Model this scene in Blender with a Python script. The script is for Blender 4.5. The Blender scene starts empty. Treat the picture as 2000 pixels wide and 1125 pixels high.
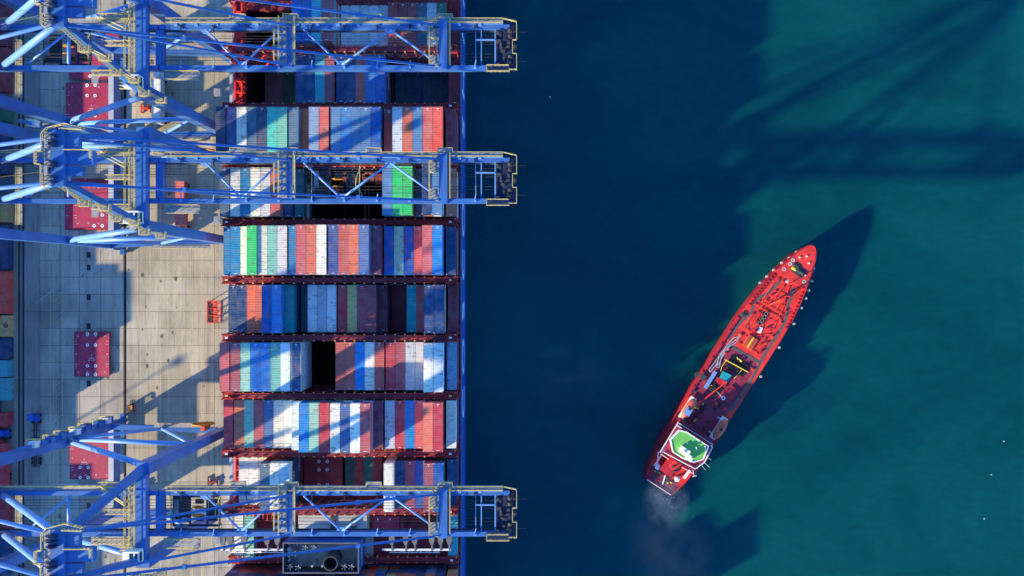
import bpy, math, random
from mathutils import Vector
random.seed(7)
sc = bpy.context.scene
R = math.radians

# ------------------------------------------------------------------ camera, sky, sun, exposure
cam_d = bpy.data.cameras.new('camera'); cam = bpy.data.objects.new('camera', cam_d)
sc.collection.objects.link(cam); sc.camera = cam
cam.location = (0, 0, 215); cam.rotation_euler = (0, 0, 0)
cam_d.sensor_width = 36; cam_d.lens = 27; cam_d.clip_start = 1; cam_d.clip_end = 6000

ELEV, AZ = 17.5, 30.5                       # sun height; shadows run AZ degrees north of east
world = bpy.data.worlds.new('World'); sc.world = world; world.use_nodes = True
wn = world.node_tree; wn.nodes.clear()
wo = wn.nodes.new('ShaderNodeOutputWorld'); bg = wn.nodes.new('ShaderNodeBackground')
sky = wn.nodes.new('ShaderNodeTexSky'); sky.sky_type = 'NISHITA'; sky.sun_disc = False
sky.sun_elevation = R(ELEV); sky.sun_rotation = R(270 - AZ); sky.air_density = 1.0; sky.dust_density = 0.2; sky.ozone_density = 6.0
tint = wn.nodes.new('ShaderNodeMixRGB'); tint.blend_type = 'MULTIPLY'; tint.inputs[0].default_value = 1; tint.inputs[2].default_value = (.90, 1.34, 1.64, 1)
wn.links.new(sky.outputs[0], tint.inputs[1]); wn.links.new(tint.outputs[0], bg.inputs[0]); bg.inputs[1].default_value = 0.124
wn.links.new(bg.outputs[0], wo.inputs[0])
sun_d = bpy.data.lights.new('sun', 'SUN'); sun_d.energy = 5.0; sun_d.angle = R(0.9); sun_d.color = (1.0, 0.82, 0.46)
sun = bpy.data.objects.new('sun', sun_d); sc.collection.objects.link(sun)
sv = Vector((-math.cos(R(AZ)) * math.cos(R(ELEV)), -math.sin(R(AZ)) * math.cos(R(ELEV)), math.sin(R(ELEV))))
sun.rotation_euler = sv.to_track_quat('Z', 'Y').to_euler()
sun.location = sv * 400
vs = sc.view_settings; vs.view_transform = 'Standard'; vs.look = 'None'; vs.gamma = 1; vs.use_curve_mapping = False
vs.exposure = 1.13
sc.cycles.max_bounces = 6; sc.cycles.transparent_max_bounces = 8; sc.cycles.volume_bounces = 1

# ------------------------------------------------------------------ helpers
col = bpy.data.collections.new('place'); sc.collection.children.link(col)

def S(r, g, b):
    f = lambda c: c / 12.92 if c <= 0.04045 else ((c + 0.055) / 1.055) ** 2.4
    return tuple(f(v / 255) for v in (r, g, b))

def tag(o, label=None, cat=None, group=None, kind=None):
    if label: o['label'] = label
    if cat: o['category'] = cat
    if group: o['group'] = group
    if kind: o['kind'] = kind
    return o

def empty(name, loc=(0, 0, 0), rz=0, parent=None):
    o = bpy.data.objects.new(name, None); col.objects.link(o)
    o.location = loc; o.rotation_euler = (0, 0, rz); o.empty_display_size = 1
    if parent: o.parent = parent
    return o

def link(name, me, parent=None, loc=(0, 0, 0), rz=0, color=None):
    o = bpy.data.objects.new(name, me); col.objects.link(o)
    o.location = loc; o.rotation_euler = (0, 0, rz)
    if parent:
        o.parent = parent
        if name in TINY: o['kind'] = 'stuff'
    if color: o.color = (*color, 1)
    return o

ORD = ['first', 'second', 'third', 'fourth', 'fifth', 'sixth', 'seventh', 'eighth', 'ninth', 'tenth', 'eleventh', 'twelfth', 'thirteenth', 'fourteenth', 'fifteenth', 'sixteenth',
       'seventeenth', 'eighteenth', 'nineteenth', 'twentieth', 'twenty-first', 'twenty-second', 'twenty-third']
class MB:
    def __init__(s): s.v = []; s.f = []; s.seg = []
    def add(s, vs, fs):
        n = len(s.v); s.seg.append((n, len(s.f))); s.v += [tuple(v) for v in vs]; s.f += [tuple(i + n for i in f) for f in fs]; return s
    def box(s, x0, x1, y0, y1, z0, z1):
        return s.add([(x0, y0, z0), (x1, y0, z0), (x1, y1, z0), (x0, y1, z0), (x0, y0, z1), (x1, y0, z1), (x1, y1, z1), (x0, y1, z1)],
                     [(0, 3, 2, 1), (4, 5, 6, 7), (0, 1, 5, 4), (1, 2, 6, 5), (2, 3, 7, 6), (3, 0, 4, 7)])
    def cbox(s, x, y, z, w, d, h): return s.box(x - w / 2, x + w / 2, y - d / 2, y + d / 2, z, z + h)
    def beam(s, p, q, w, h=None, w2=None, h2=None):
        h = h or w; w2 = w2 or w; h2 = h2 or h
        p, q = Vector(p), Vector(q); d = (q - p).normalized()
        up = Vector((0, 0, 1)) if abs(d.z) < 0.95 else Vector((1, 0, 0))
        a = d.cross(up).normalized(); b = a.cross(d).normalized()
        vs = []
        for c, ww, hh in ((p, w, h), (q, w2, h2)):
            for i, j in ((-1, -1), (1, -1), (1, 1), (-1, 1)): vs.append(c + a * (i * ww / 2) + b * (j * hh / 2))
        return s.add(vs, [(0, 1, 2, 3), (7, 6, 5, 4), (0, 4, 5, 1), (1, 5, 6, 2), (2, 6, 7, 3), (3, 7, 4, 0)])
    def tube(s, p, q, r, n=8, r2=None):
        r2 = r if r2 is None else r2
        p, q = Vector(p), Vector(q); d = (q - p).normalized()
        up = Vector((0, 0, 1)) if abs(d.z) < 0.95 else Vector((1, 0, 0))
        a = d.cross(up).normalized(); b = a.cross(d).normalized()
        vs = []
        for c, rr in ((p, r), (q, r2)):
            for i in range(n):
                t = 2 * math.pi * i / n; vs.append(c + a * (math.cos(t) * rr) + b * (math.sin(t) * rr))
        fs = [(i, i + n, (i + 1) % n + n, (i + 1) % n) for i in range(n)] + [tuple(range(n)), tuple(range(2 * n - 1, n - 1, -1))]
        return s.add(vs, fs)
    def path(s, pts, r, n=6):
        for a, b in zip(pts, pts[1:]): s.tube(a, b, r, n)
        return s
    def cyl(s, x, y, z0, z1, r, n=16, r2=None): return s.tube((x, y, z0), (x, y, z1), r, n, r2)
    def ring(s, x, y, z0, z1, ro, ri, n=16):
        vs = []
        for rr, z in ((ro, z0), (ro, z1), (ri, z1), (ri, z0)):
            for i in range(n):
                t = 2 * math.pi * i / n; vs.append((x + math.cos(t) * rr, y + math.sin(t) * rr, z))
        fs = []
        for k in range(4):
            for i in range(n):
                j = (i + 1) % n; k2 = (k + 1) % 4
                fs.append((k * n + i, k * n + j, k2 * n + j, k2 * n + i))
        return s.add(vs, fs)
    def prism(s, poly, z0, z1, poly2=None):
        poly2 = poly2 or poly
        ar = sum(a[0] * b[1] - b[0] * a[1] for a, b in zip(poly, poly[1:] + poly[:1]))
        if ar < 0: poly = poly[::-1]; poly2 = poly2[::-1]
        n = len(poly)
        return s.add([(x, y, z0) for x, y in poly] + [(x, y, z1) for x, y in poly2],
                     [tuple(range(n - 1, -1, -1)), tuple(range(n, 2 * n))] + [(i, (i + 1) % n, (i + 1) % n + n, i + n) for i in range(n)])
    def rail(s, pts, h=1.1, r=0.05, step=1.6):
        for a, b in zip(pts, pts[1:]):
            a, b = Vector(a), Vector(b); L = (b - a).length
            for hh in (h, h * .5): s.beam(a + Vector((0, 0, hh)), b + Vector((0, 0, hh)), r * 2)
            k = max(1, int(L / step))
            for i in range(k + 1):
                c = a.lerp(b, i / k); s.beam(c, c + Vector((0, 0, h)), r * 2)
        return s
    def mesh(s, name, mat):
        me = bpy.data.meshes.new(name); me.from_pydata(s.v, [], s.f); me.materials.append(mat); me.update(); return me
    def build(s, name, mat, parent=None, loc=(0, 0, 0), rz=0, smooth=False):
        me = s.mesh(name, mat)
        if smooth: me.polygons.foreach_set('use_smooth', [True] * len(me.polygons))
        return link(name, me, parent, loc, rz)

def split(b, n=1):
    # the shapes added to b, n at a time, as builders of their own
    out = []; cuts = b.seg[::n] + [(len(b.v), len(b.f))]
    for (v0, f0), (v1, f1) in zip(cuts, cuts[1:]):
        c = MB(); c.add(b.v[v0:v1], [tuple(i - v0 for i in f) for f in b.f[f0:f1]]); out.append(c)
    return out
TINY = {'roof_marking', 'handrail', 'bridge_rail', 'bulwark_rail', 'corner_casting', 'post', 'twistlock_box', 'lashing_rod', 'cell_guide', 'deck_fitting', 'tip_machinery', 'cable_tray', 'rail_clip', 'stair', 'stair_tread',
        'trolley_machinery', 'deck_machinery', 'cargo_manifold', 'aft_winch', 'yellow_fitting', 'aft_fitting', 'exhaust_stack', 'casing_ladder', 'hoist_rope', 'bulwark_stay', 'deck_pipe', 'pipe_rack', 'guide_mark',
        'wing_antenna', 'roof_bin', 'roof_hole', 'cabin_ladder', 'sheave_wheel', 'electrical_box', 'stair_tower', 'trolley_frame', 'grid_bars', 'corner_foot', 'cargo_hose', 'safety_barrier', 'back_walkway', 'lamp_box', 'end_beam', 'vent_cap'}

def copy_tree(o, parent=None, loc=None):
    c = o.copy(); col.objects.link(c)
    if parent: c.parent = parent
    if loc is not None: c.location = loc
    for ch in list(o.children): copy_tree(ch, c)
    return c

# ------------------------------------------------------------------ materials
def nodes(m): return m.node_tree.nodes, m.node_tree.links
def mat(name, rgb, rough=0.6, var=0.25, scale=0.35, metal=0.0, dirt=(0.08, 0.06, 0.05), dirt_amt=0.25, bump=0.0, stretch=(1, 1, 1)):
    m = bpy.data.materials.new(name); m.use_nodes = True; N, Lk = nodes(m); b = N['Principled BSDF']
    b.inputs['Roughness'].default_value = rough; b.inputs['Metallic'].default_value = metal
    b.inputs['Specular IOR Level'].default_value = 0.3
    tc = N.new('ShaderNodeTexCoord'); mp = N.new('ShaderNodeMapping'); mp.inputs['Scale'].default_value = stretch
    Lk.new(tc.outputs['Object'], mp.inputs[0])
    n1 = N.new('ShaderNodeTexNoise'); n1.inputs['Scale'].default_value = scale; n1.inputs['Detail'].default_value = 6
    Lk.new(mp.outputs[0], n1.inputs['Vector'])
    n2 = N.new('ShaderNodeTexNoise'); n2.inputs['Scale'].default_value = scale * 5; n2.inputs['Detail'].default_value = 4
    Lk.new(mp.outputs[0], n2.inputs['Vector'])
    c = (*rgb, 1); lo = tuple(v * (1 - var) for v in rgb); hi = tuple(min(1, v * (1 + var * .7)) for v in rgb)
    r1 = N.new('ShaderNodeValToRGB'); r1.color_ramp.elements[0].position = .3; r1.color_ramp.elements[1].position = .7
    r1.color_ramp.elements[0].color = (*lo, 1); r1.color_ramp.elements[1].color = (*hi, 1)
    Lk.new(n1.outputs[0], r1.inputs[0])
    mx = N.new('ShaderNodeMixRGB'); mx.inputs[2].default_value = (*dirt, 1)
    mr = N.new('ShaderNodeMapRange'); mr.inputs[1].default_value = .52; mr.inputs[2].default_value = .8; mr.inputs[4].default_value = dirt_amt
    Lk.new(n2.outputs[0], mr.inputs[0]); Lk.new(mr.outputs[0], mx.inputs[0]); Lk.new(r1.outputs[0], mx.inputs[1])
    Lk.new(mx.outputs[0], b.inputs['Base Color'])
    if bump:
        bp = N.new('ShaderNodeBump'); bp.inputs['Strength'].default_value = bump; bp.inputs['Distance'].default_value = .05
        Lk.new(n2.outputs[0], bp.inputs['Height']); Lk.new(bp.outputs[0], b.inputs['Normal'])
    return m

M = {}
M['crane'] = mat('crane_blue_paint', (0.048, 0.150, 0.42), .36, .2, .3, dirt=(.10, .11, .13), dirt_amt=.4)
M['crane_dark'] = mat('crane_navy_steel', (0.02, 0.035, 0.09), .5, .2, .5)
M['lit_tube_blue'] = mat('pale_sunlit_blue_paint', (0.15, 0.32, 0.66), .32, .08, .3, dirt_amt=.1)  # crane paint made paler, strong sun on the tubes put into the colour
M['yellow'] = mat('yellow_rail_paint', (0.62, 0.50, 0.20), .5, .2, 1)
M['grating'] = mat('grey_galvanised_grating', (0.30, 0.30, 0.32), .6, .3, 2)
M['white'] = mat('white_paint', (0.78, 0.78, 0.78), .5, .08, .6, dirt_amt=.2)
M['glass'] = mat('dark_cab_glass', (0.02, 0.05, 0.06), .1, .1, 1)
M['black'] = mat('black_rubber', (0.02, 0.02, 0.024), .7, .3, 1)
M['rope'] = mat('steel_rope', (0.05, 0.05, 0.06), .5, .1, 1)
M['orange'] = mat('orange_machine_paint', (0.75, 0.30, 0.03), .5, .2, .8)
M['grey'] = mat('grey_deck_paint', (0.44, 0.41, 0.38), .7, .2, .25)
M['darkgrey'] = mat('dark_machinery', (0.055, 0.055, 0.06), .6, .5, 1.5)
M['ship_red'] = mat('ship_maroon_paint', (0.26, 0.035, 0.05), .6, .35, .4, dirt_amt=.4)
M['lash_red'] = mat('lashing_bridge_red', (0.42, 0.035, 0.045), .6, .4, .6, dirt_amt=.35)
M['hull_blue'] = mat('hull_blue_paint', (0.02, 0.11, 0.48), .45, .2, .1)
M['letter_blue'] = mat('hull_letter_paint', (0.62, 0.80, 0.98), .5, .05, 1)
M['funnel_blue'] = mat('funnel_blue_paint', (0.02, 0.12, 0.42), .5, .12, .3)
M['cover_red'] = mat('hatch_cover_crimson', (0.42, 0.03, 0.075), .55, .18, .18, dirt=(.20, .13, .16), dirt_amt=.8)
M['mark'] = mat('white_stencil_paint', (0.8, 0.8, 0.8), .6, .05, 1)
M['hold'] = mat('dark_hold_steel', (0.02, 0.018, 0.022), .8, .3, .3)
M['tank_deck'] = mat('tanker_deck_red', (0.72, 0.042, 0.034), .55, .38, .22, dirt=(.30, .09, .07), dirt_amt=.7)
M['tank_hull'] = mat('tanker_hull_red', (0.45, 0.025, 0.045), .5, .15, .3)
M['tank_plum_shade'] = mat('tanker_plum_deck_in_shade', (0.30, 0.03, 0.06), .6, .35, .4, dirt=(.06, .03, .05), dirt_amt=.5)  # deck red deepened to plum for the container ship's shade, plus grime
M['walk'] = mat('dark_walkway_coating', (0.10, 0.10, 0.10), .8, .3, .8)
M['green'] = mat('green_deck_coating', (0.17, 0.50, 0.10), .6, .12, .5, dirt_amt=.15)
M['redbright'] = mat('bright_red_paint', (0.78, 0.05, 0.03), .5, .12, .5)
M['lifeboat'] = mat('lifeboat_orange', (0.72, 0.14, 0.08), .45, .12, .8)
M['teal'] = mat('teal_tarpaulin', (0.02, 0.33, 0.36), .6, .15, .6)
M['hose'] = mat('grey_rubber_hose', (0.28, 0.33, 0.38), .6, .2, 1)
M['pipe_yellow'] = mat('yellow_pipe_paint', (0.75, 0.58, 0.05), .5, .1, 1)
M['rust'] = mat('rusty_orange_steel', (0.62, 0.10, 0.05), .7, .4, 1.2)
M['rim'] = mat('grey_rim_paint', (.15, .15, .15), .6, .2, .5)
M['beige'] = mat('beige_casing_deck', (.36, .31, .27), .7, .3, .4, dirt_amt=.4)
M['sill'] = mat('pale_grey_walk_coating', (.46, .47, .50), .6, .15, .5)
M['steelrail'] = mat('worn_rail_steel', (0.10, 0.09, 0.08), .5, .3, 1)
M['groove'] = mat('dark_rail_groove', (0.035, 0.035, 0.045), .9, .3, .6)

def line_mat():
    m = mat('worn_yellow_line_paint', (0.66, 0.56, 0.20), .7, .15, .5)
    N, Lk = nodes(m); b = N['Principled BSDF']; base = b.inputs['Base Color'].links[0].from_socket
    tc = N.new('ShaderNodeTexCoord'); n = N.new('ShaderNodeTexNoise'); n.inputs['Scale'].default_value = .8; n.inputs['Detail'].default_value = 8
    Lk.new(tc.outputs['Object'], n.inputs['Vector'])
    mr = N.new('ShaderNodeMapRange'); mr.inputs[1].default_value = .42; mr.inputs[2].default_value = .62
    Lk.new(n.outputs[0], mr.inputs[0]); mx = N.new('ShaderNodeMixRGB'); Lk.new(mr.outputs[0], mx.inputs[0])
    Lk.new(base, mx.inputs[1]); mx.inputs[2].default_value = (.42, .38, .30, 1); Lk.new(mx.outputs[0], b.inputs['Base Color'])
    return m
M['line'] = line_mat()

def concrete():
    m = bpy.data.materials.new('quay_concrete'); m.use_nodes = True; N, Lk = nodes(m); b = N['Principled BSDF']
    b.inputs['Roughness'].default_value = .85; b.inputs['Specular IOR Level'].default_value = .2
    geo = N.new('ShaderNodeNewGeometry'); oi = N.new('ShaderNodeObjectInfo')
    def noise(sc_, det, st=(1, 1, 1)):
        mp = N.new('ShaderNodeMapping'); mp.inputs['Scale'].default_value = st; Lk.new(geo.outputs['Position'], mp.inputs[0])
        n = N.new('ShaderNodeTexNoise'); n.inputs['Scale'].default_value = sc_; n.inputs['Detail'].default_value = det
        Lk.new(mp.outputs[0], n.inputs['Vector']); return n.outputs[0]
    ramp = N.new('ShaderNodeValToRGB'); e = ramp.color_ramp.elements
    e[0].position = .3; e[0].color = (.34, .30, .245, 1); e[1].position = .72; e[1].color = (.53, .48, .395, 1)
    Lk.new(noise(.12, 8, (1, .35, 1)), ramp.inputs[0])
    # lane-wise tyre darkening, long streaks along the quay
    def over(prev, fac, colr):
        mx = N.new('ShaderNodeMixRGB'); Lk.new(fac, mx.inputs[0]); Lk.new(prev, mx.inputs[1]); mx.inputs[2].default_value = (*colr, 1); return mx.outputs[0]
    def rng(src, a, b_, hi):
        r = N.new('ShaderNodeMapRange'); r.inputs[1].default_value = a; r.inputs[2].default_value = b_; r.inputs[4].default_value = hi; Lk.new(src, r.inputs[0]); return r.outputs[0]
    c = ramp.outputs[0]
    c = over(c, rng(noise(.55, 5, (1, .03, 1)), .5, .72, .62), (.24, .185, .155))
    c = over(c, rng(noise(.8, 4, (1, .012, 1)), .56, .70, .5), (.56, .50, .33))
    c = over(c, rng(noise(1.6, 6, (1, .1, 1)), .52, .75, .5), (.16, .135, .115))
    c = over(c, rng(noise(.09, 7), .50, .68, .45), (.20, .165, .14))
    c = over(c, rng(noise(.25, 8), .60, .78, .35), (.52, .46, .37))
    c = over(c, rng(noise(1.3, 3), .70, .78, .7), (.08, .07, .065))
    hs = N.new('ShaderNodeHueSaturation'); v = N.new('ShaderNodeMapRange'); v.inputs[3].default_value = .88; v.inputs[4].default_value = 1.10
    Lk.new(oi.outputs['Random'], v.inputs[0]); Lk.new(v.outputs[0], hs.inputs['Value']); Lk.new(c, hs.inputs['Color'])
    mc = N.new('ShaderNodeMixRGB'); mc.blend_type = 'MULTIPLY'; mc.inputs[0].default_value = 1
    Lk.new(hs.outputs[0], mc.inputs[1]); Lk.new(oi.outputs['Color'], mc.inputs[2])
    Lk.new(mc.outputs[0], b.inputs['Base Color'])
    bp = N.new('ShaderNodeBump'); bp.inputs['Strength'].default_value = .15; bp.inputs['Distance'].default_value = .03
    Lk.new(noise(1.5, 6), bp.inputs['Height']); Lk.new(bp.outputs[0], b.inputs['Normal'])
    return m
M['concrete'] = concrete()

def cont_mat(name, use_attr=False):
    m = bpy.data.materials.new(name); m.use_nodes = True; N, Lk = nodes(m); b = N['Principled BSDF']
    b.inputs['Roughness'].default_value = .5; b.inputs['Specular IOR Level'].default_value = .3
    oi = N.new('ShaderNodeObjectInfo'); geo = N.new('ShaderNodeNewGeometry')
    if use_attr:
        at = N.new('ShaderNodeAttribute'); at.attribute_name = 'paint'; src = at.outputs['Color']
    else: src = oi.outputs['Color']
    def noise(sc_, det, st, lo, hi, amt):
        mp = N.new('ShaderNodeMapping'); mp.inputs['Scale'].default_value = st; Lk.new(geo.outputs['Position'], mp.inputs[0])
        n = N.new('ShaderNodeTexNoise'); n.inputs['Scale'].default_value = sc_; n.inputs['Detail'].default_value = det
        Lk.new(mp.outputs[0], n.inputs['Vector'])
        r = N.new('ShaderNodeMapRange'); r.inputs[1].default_value = lo; r.inputs[2].default_value = hi; r.inputs[4].default_value = amt
        Lk.new(n.outputs[0], r.inputs[0]); return r.outputs[0]
    def mixc(f, a, colr, blend='MIX'):
        mx = N.new('ShaderNodeMixRGB'); mx.blend_type = blend
        if isinstance(f, float): mx.inputs[0].default_value = f
        else: Lk.new(f, mx.inputs[0])
        Lk.new(a, mx.inputs[1])
        if isinstance(colr, tuple): mx.inputs[2].default_value = (*colr, 1)
        else: Lk.new(colr, mx.inputs[2])
        return mx.outputs[0]
    c = mixc(noise(.5, 6, (1, 1, 1), .35, .75, .22), src, (.45, .44, .43))       # chalky fading
    c = mixc(noise(1.1, 8, (.5, 1.6, 1), .54, .72, .6), c, (.14, .12, .11))      # dirty streaks across the roof
    # rust only on some boxes
    g = N.new('ShaderNodeMath'); g.operation = 'GREATER_THAN'; g.inputs[1].default_value = .35
    Lk.new(oi.outputs['Random'], g.inputs[0])
    mm = N.new('ShaderNodeMath'); mm.operation = 'MULTIPLY'; Lk.new(g.outputs[0], mm.inputs[0])
    Lk.new(noise(.9, 8, (1, 1, 1), .60, .68, .6), mm.inputs[1])
    c = mixc(mm.outputs[0], c, (.24, .10, .05))
    v = N.new('ShaderNodeMapRange'); v.inputs[3].default_value = .85; v.inputs[4].default_value = 1.12
    Lk.new(oi.outputs['Random'], v.inputs[0]); hs = N.new('ShaderNodeHueSaturation'); Lk.new(v.outputs[0], hs.inputs['Value']); Lk.new(c, hs.inputs['Color'])
    Lk.new(hs.outputs[0], b.inputs['Base Color'])
    return m
M['cont'] = cont_mat('weathered_container_paint'); M['cont_attr'] = cont_mat('weathered_stack_paint', True)

# ------------------------------------------------------------------ water: a clear skin over a turbid body
WZ = -3.0
def water_skin():
    m = bpy.data.materials.new('sea_surface'); m.use_nodes = True; N, Lk = nodes(m); N.clear()
    out = N.new('ShaderNodeOutputMaterial'); tr = N.new('ShaderNodeBsdfTransparent'); gl = N.new('ShaderNodeBsdfGlossy')
    tr.inputs[0].default_value = (.97, .98, .98, 1); gl.inputs['Roughness'].default_value = .12; gl.inputs[0].default_value = (1, 1, 1, 1)
    fr = N.new('ShaderNodeLayerWeight'); fr.inputs['Blend'].default_value = .5; mx = N.new('ShaderNodeMixShader')
    geo = N.new('ShaderNodeNewGeometry'); bp = N.new('ShaderNodeBump'); bp.inputs['Strength'].default_value = .9; bp.inputs['Distance'].default_value = .25
    n1 = N.new('ShaderNodeTexNoise'); n1.inputs['Scale'].default_value = .35; n1.inputs['Detail'].default_value = 8; n1.inputs['Roughness'].default_value = .65
    mp = N.new('ShaderNodeMapping'); mp.inputs['Scale'].default_value = (1, 1.7, 1); mp.inputs['Rotation'].default_value = (0, 0, .5)
    Lk.new(geo.outputs['Position'], mp.inputs[0]); Lk.new(mp.outputs[0], n1.inputs['Vector']); Lk.new(n1.outputs[0], bp.inputs['Height'])
    Lk.new(bp.outputs[0], gl.inputs['Normal'])
    pw = N.new('ShaderNodeMath'); pw.operation = 'POWER'; pw.inputs[1].default_value = 5; Lk.new(fr.outputs['Facing'], pw.inputs[0])
    ma = N.new('ShaderNodeMath'); ma.operation = 'MULTIPLY_ADD'; ma.inputs[1].default_value = .6; ma.inputs[2].default_value = .007; Lk.new(pw.outputs[0], ma.inputs[0])
    Lk.new(ma.outputs[0], mx.inputs[0]); Lk.new(tr.outputs[0], mx.inputs[1]); Lk.new(gl.outputs[0], mx.inputs[2]); Lk.new(mx.outputs[0], out.inputs[0])
    return m
def water_body(alpha):
    m = bpy.data.materials.new('turbid_sea_body'); m.use_nodes = True; N, Lk = nodes(m); b = N['Principled BSDF']
    b.inputs['Roughness'].default_value = 1; b.inputs['Specular IOR Level'].default_value = 0
    geo = N.new('ShaderNodeNewGeometry')
    def noise(sc_, det, st, rough=.55, dist=0.0):
        mp = N.new('ShaderNodeMapping'); mp.inputs['Scale'].default_value = st; mp.inputs['Rotation'].default_value = (0, 0, .5); Lk.new(geo.outputs['Position'], mp.inputs[0])
        n = N.new('ShaderNodeTexNoise'); n.inputs['Scale'].default_value = sc_; n.inputs['Detail'].default_value = det; n.inputs['Roughness'].default_value = rough
        n.inputs['Distortion'].default_value = dist
        Lk.new(mp.outputs[0], n.inputs['Vector']); return n.outputs[0]
    r = N.new('ShaderNodeValToRGB'); e = r.color_ramp.elements
    e[0].position = .25; e[0].color = (.0018, .066, .092, 1); e[1].position = .75; e[1].color = (.0045, .136, .146, 1)
    Lk.new(noise(.018, 5, (1, 1.6, 1), .55, .6), r.inputs[0])
    mx = N.new('ShaderNodeMixRGB'); mx.blend_type = 'MULTIPLY'; mx.inputs[0].default_value = 1
    r2 = N.new('ShaderNodeValToRGB'); r2.color_ramp.elements[0].position = .3; r2.color_ramp.elements[0].color = (.72, .74, .78, 1)
    r2.color_ramp.elements[1].position = .7; r2.color_ramp.elements[1].color = (1.26, 1.24, 1.18, 1)
    Lk.new(noise(.32, 11, (1, 2.2, 1), .78, .4), r2.inputs[0]); Lk.new(r.outputs[0], mx.inputs[1]); Lk.new(r2.outputs[0], mx.inputs[2])
    Lk.new(mx.outputs[0], b.inputs['Base Color']); b.inputs['Alpha'].default_value = alpha
    return m
tag(MB().add([(-74.0, -1500, WZ), (2500, -1500, WZ), (2500, 1500, WZ), (-74.0, 1500, WZ)], [(0, 1, 2, 3)]).build('water', water_skin()), kind='structure')
for dz_, al_ in ((3.6, .33), (4.1, .5), (4.6, 1.0)):
    tag(MB().add([(-76.5, -1500, WZ - dz_), (2500, -1500, WZ - dz_), (2500, 1500, WZ - dz_), (-76.5, 1500, WZ - dz_)], [(0, 1, 2, 3)]).build('water', water_body(al_)), kind='structure')

# ------------------------------------------------------------------ quay and yard ground
QE = -75.0
tag(MB().box(-2200, QE, -1500, 1500, -12, -.12).build('ground', M['groove']), kind='structure')
quay = empty('quay'); tag(quay, kind='structure')
xs_blocks = [(-2200, -144, (1, 1, 1)), ]
o = MB().box(-2200, -143.6, -1400, 1400, -.1, 0).build('yard_ground', M['concrete']); tag(o, kind='structure')
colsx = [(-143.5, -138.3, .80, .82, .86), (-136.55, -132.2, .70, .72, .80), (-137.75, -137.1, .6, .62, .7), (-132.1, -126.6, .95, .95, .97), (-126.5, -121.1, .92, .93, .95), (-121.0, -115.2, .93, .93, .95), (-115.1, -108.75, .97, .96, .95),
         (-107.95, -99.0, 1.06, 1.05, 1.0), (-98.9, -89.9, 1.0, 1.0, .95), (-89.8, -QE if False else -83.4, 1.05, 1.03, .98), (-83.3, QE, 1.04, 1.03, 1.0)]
ROW = 4.78; y0r = 7.85 - 19 * ROW
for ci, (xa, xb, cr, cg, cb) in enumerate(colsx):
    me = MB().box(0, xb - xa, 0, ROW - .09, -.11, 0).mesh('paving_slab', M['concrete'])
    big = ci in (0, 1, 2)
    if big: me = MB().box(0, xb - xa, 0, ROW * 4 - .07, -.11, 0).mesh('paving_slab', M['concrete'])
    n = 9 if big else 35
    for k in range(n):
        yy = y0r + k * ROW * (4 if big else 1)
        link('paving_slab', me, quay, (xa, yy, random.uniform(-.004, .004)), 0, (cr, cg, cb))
# concrete outside the individually laid slabs (north and south of the view)
b = MB(); b.box(-143.5, QE, -1400, y0r - .05, -.105, -.002); b.box(-143.5, QE, y0r + 35 * ROW, 1400, -.105, -.002)
o = b.build('quay_apron', M['concrete']); tag(o, kind='structure')
# rails and cable trench
b = MB()
for x in (-138.0, -136.85): b.box(x - .22, x + .22, -900, 900, -.1, -.03)
trench = b.build('crane_rail', M['groove']); tag(trench, 'pair of dark rail grooves running beside the container yard', 'rail')
b = MB(); b.box(-137.95 + .0, -137.87, -900, 900, -.03, .04); b.box(-136.9, -136.82, -900, 900, -.03, .04); b.build('rail_head', M['steelrail'], trench)
b = MB()
for k in range(60): b.cbox(-137.42, -88 + k * 3, -.1, .35, .5, .08)
b.build('rail_clip', M['darkgrey'], trench)
rr = MB().box(-108.6, -108.1, -900, 900, -.11, -.04).build('crane_rail', M['groove']); tag(rr, 'single landside crane rail down the middle of the quay', 'rail')
MB().box(-108.34, -108.26, -900, 900, -.04, .05).build('rail_head', M['steelrail'], rr)
rr = MB().box(-77.5, -76.9, -900, 900, .005, .012).build('crane_rail', M['groove']); tag(rr, 'waterside crane rail at the quay edge beneath the ship side', 'rail')
MB().box(-77.24, -77.16, -900, 900, .012, .08).build('rail_head', M['steelrail'], rr)
# painted lanes
def lines(xs, name, label, w=.13, z=.010):
    b = MB()
    for x in xs: b.box(x - w / 2, x + w / 2, -160, 160, z - .004, z)
    tag(b.build(name, M['line']), kind='structure')
lines([-129.3, -128.3, -125.8], 'lane_marking', '')
lines([-104.9, -103.9, -102.2, -101.3, -99.0, -98.4, -96.3, -92.6, -89.9, -89.5, -86.9, -86.4, -84.1, -82.5], 'lane_marking', '')
def hatch(xa, xb, y0, y1, name, step=1.1):
    b = MB(); y = y0; d = xb - xa
    while y < y1:
        if random.random() < .82: b.add([(xa, y, .011), (xb, y + d * 1.0, .011), (xb, y + d * 1.0 + .10, .011), (xa, y + .10, .011)], [(0, 1, 2, 3)])
        y += step
    tag(b.build(name, M['line']), kind='structure')
hatch(-96.2, -92.7, -100, 100, 'hatched_marking'); hatch(-84.0, -82.6, -100, 100, 'hatched_marking', .9); hatch(-128.2, -125.9, -100, 100, 'hatched_marking', 1.6)
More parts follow.
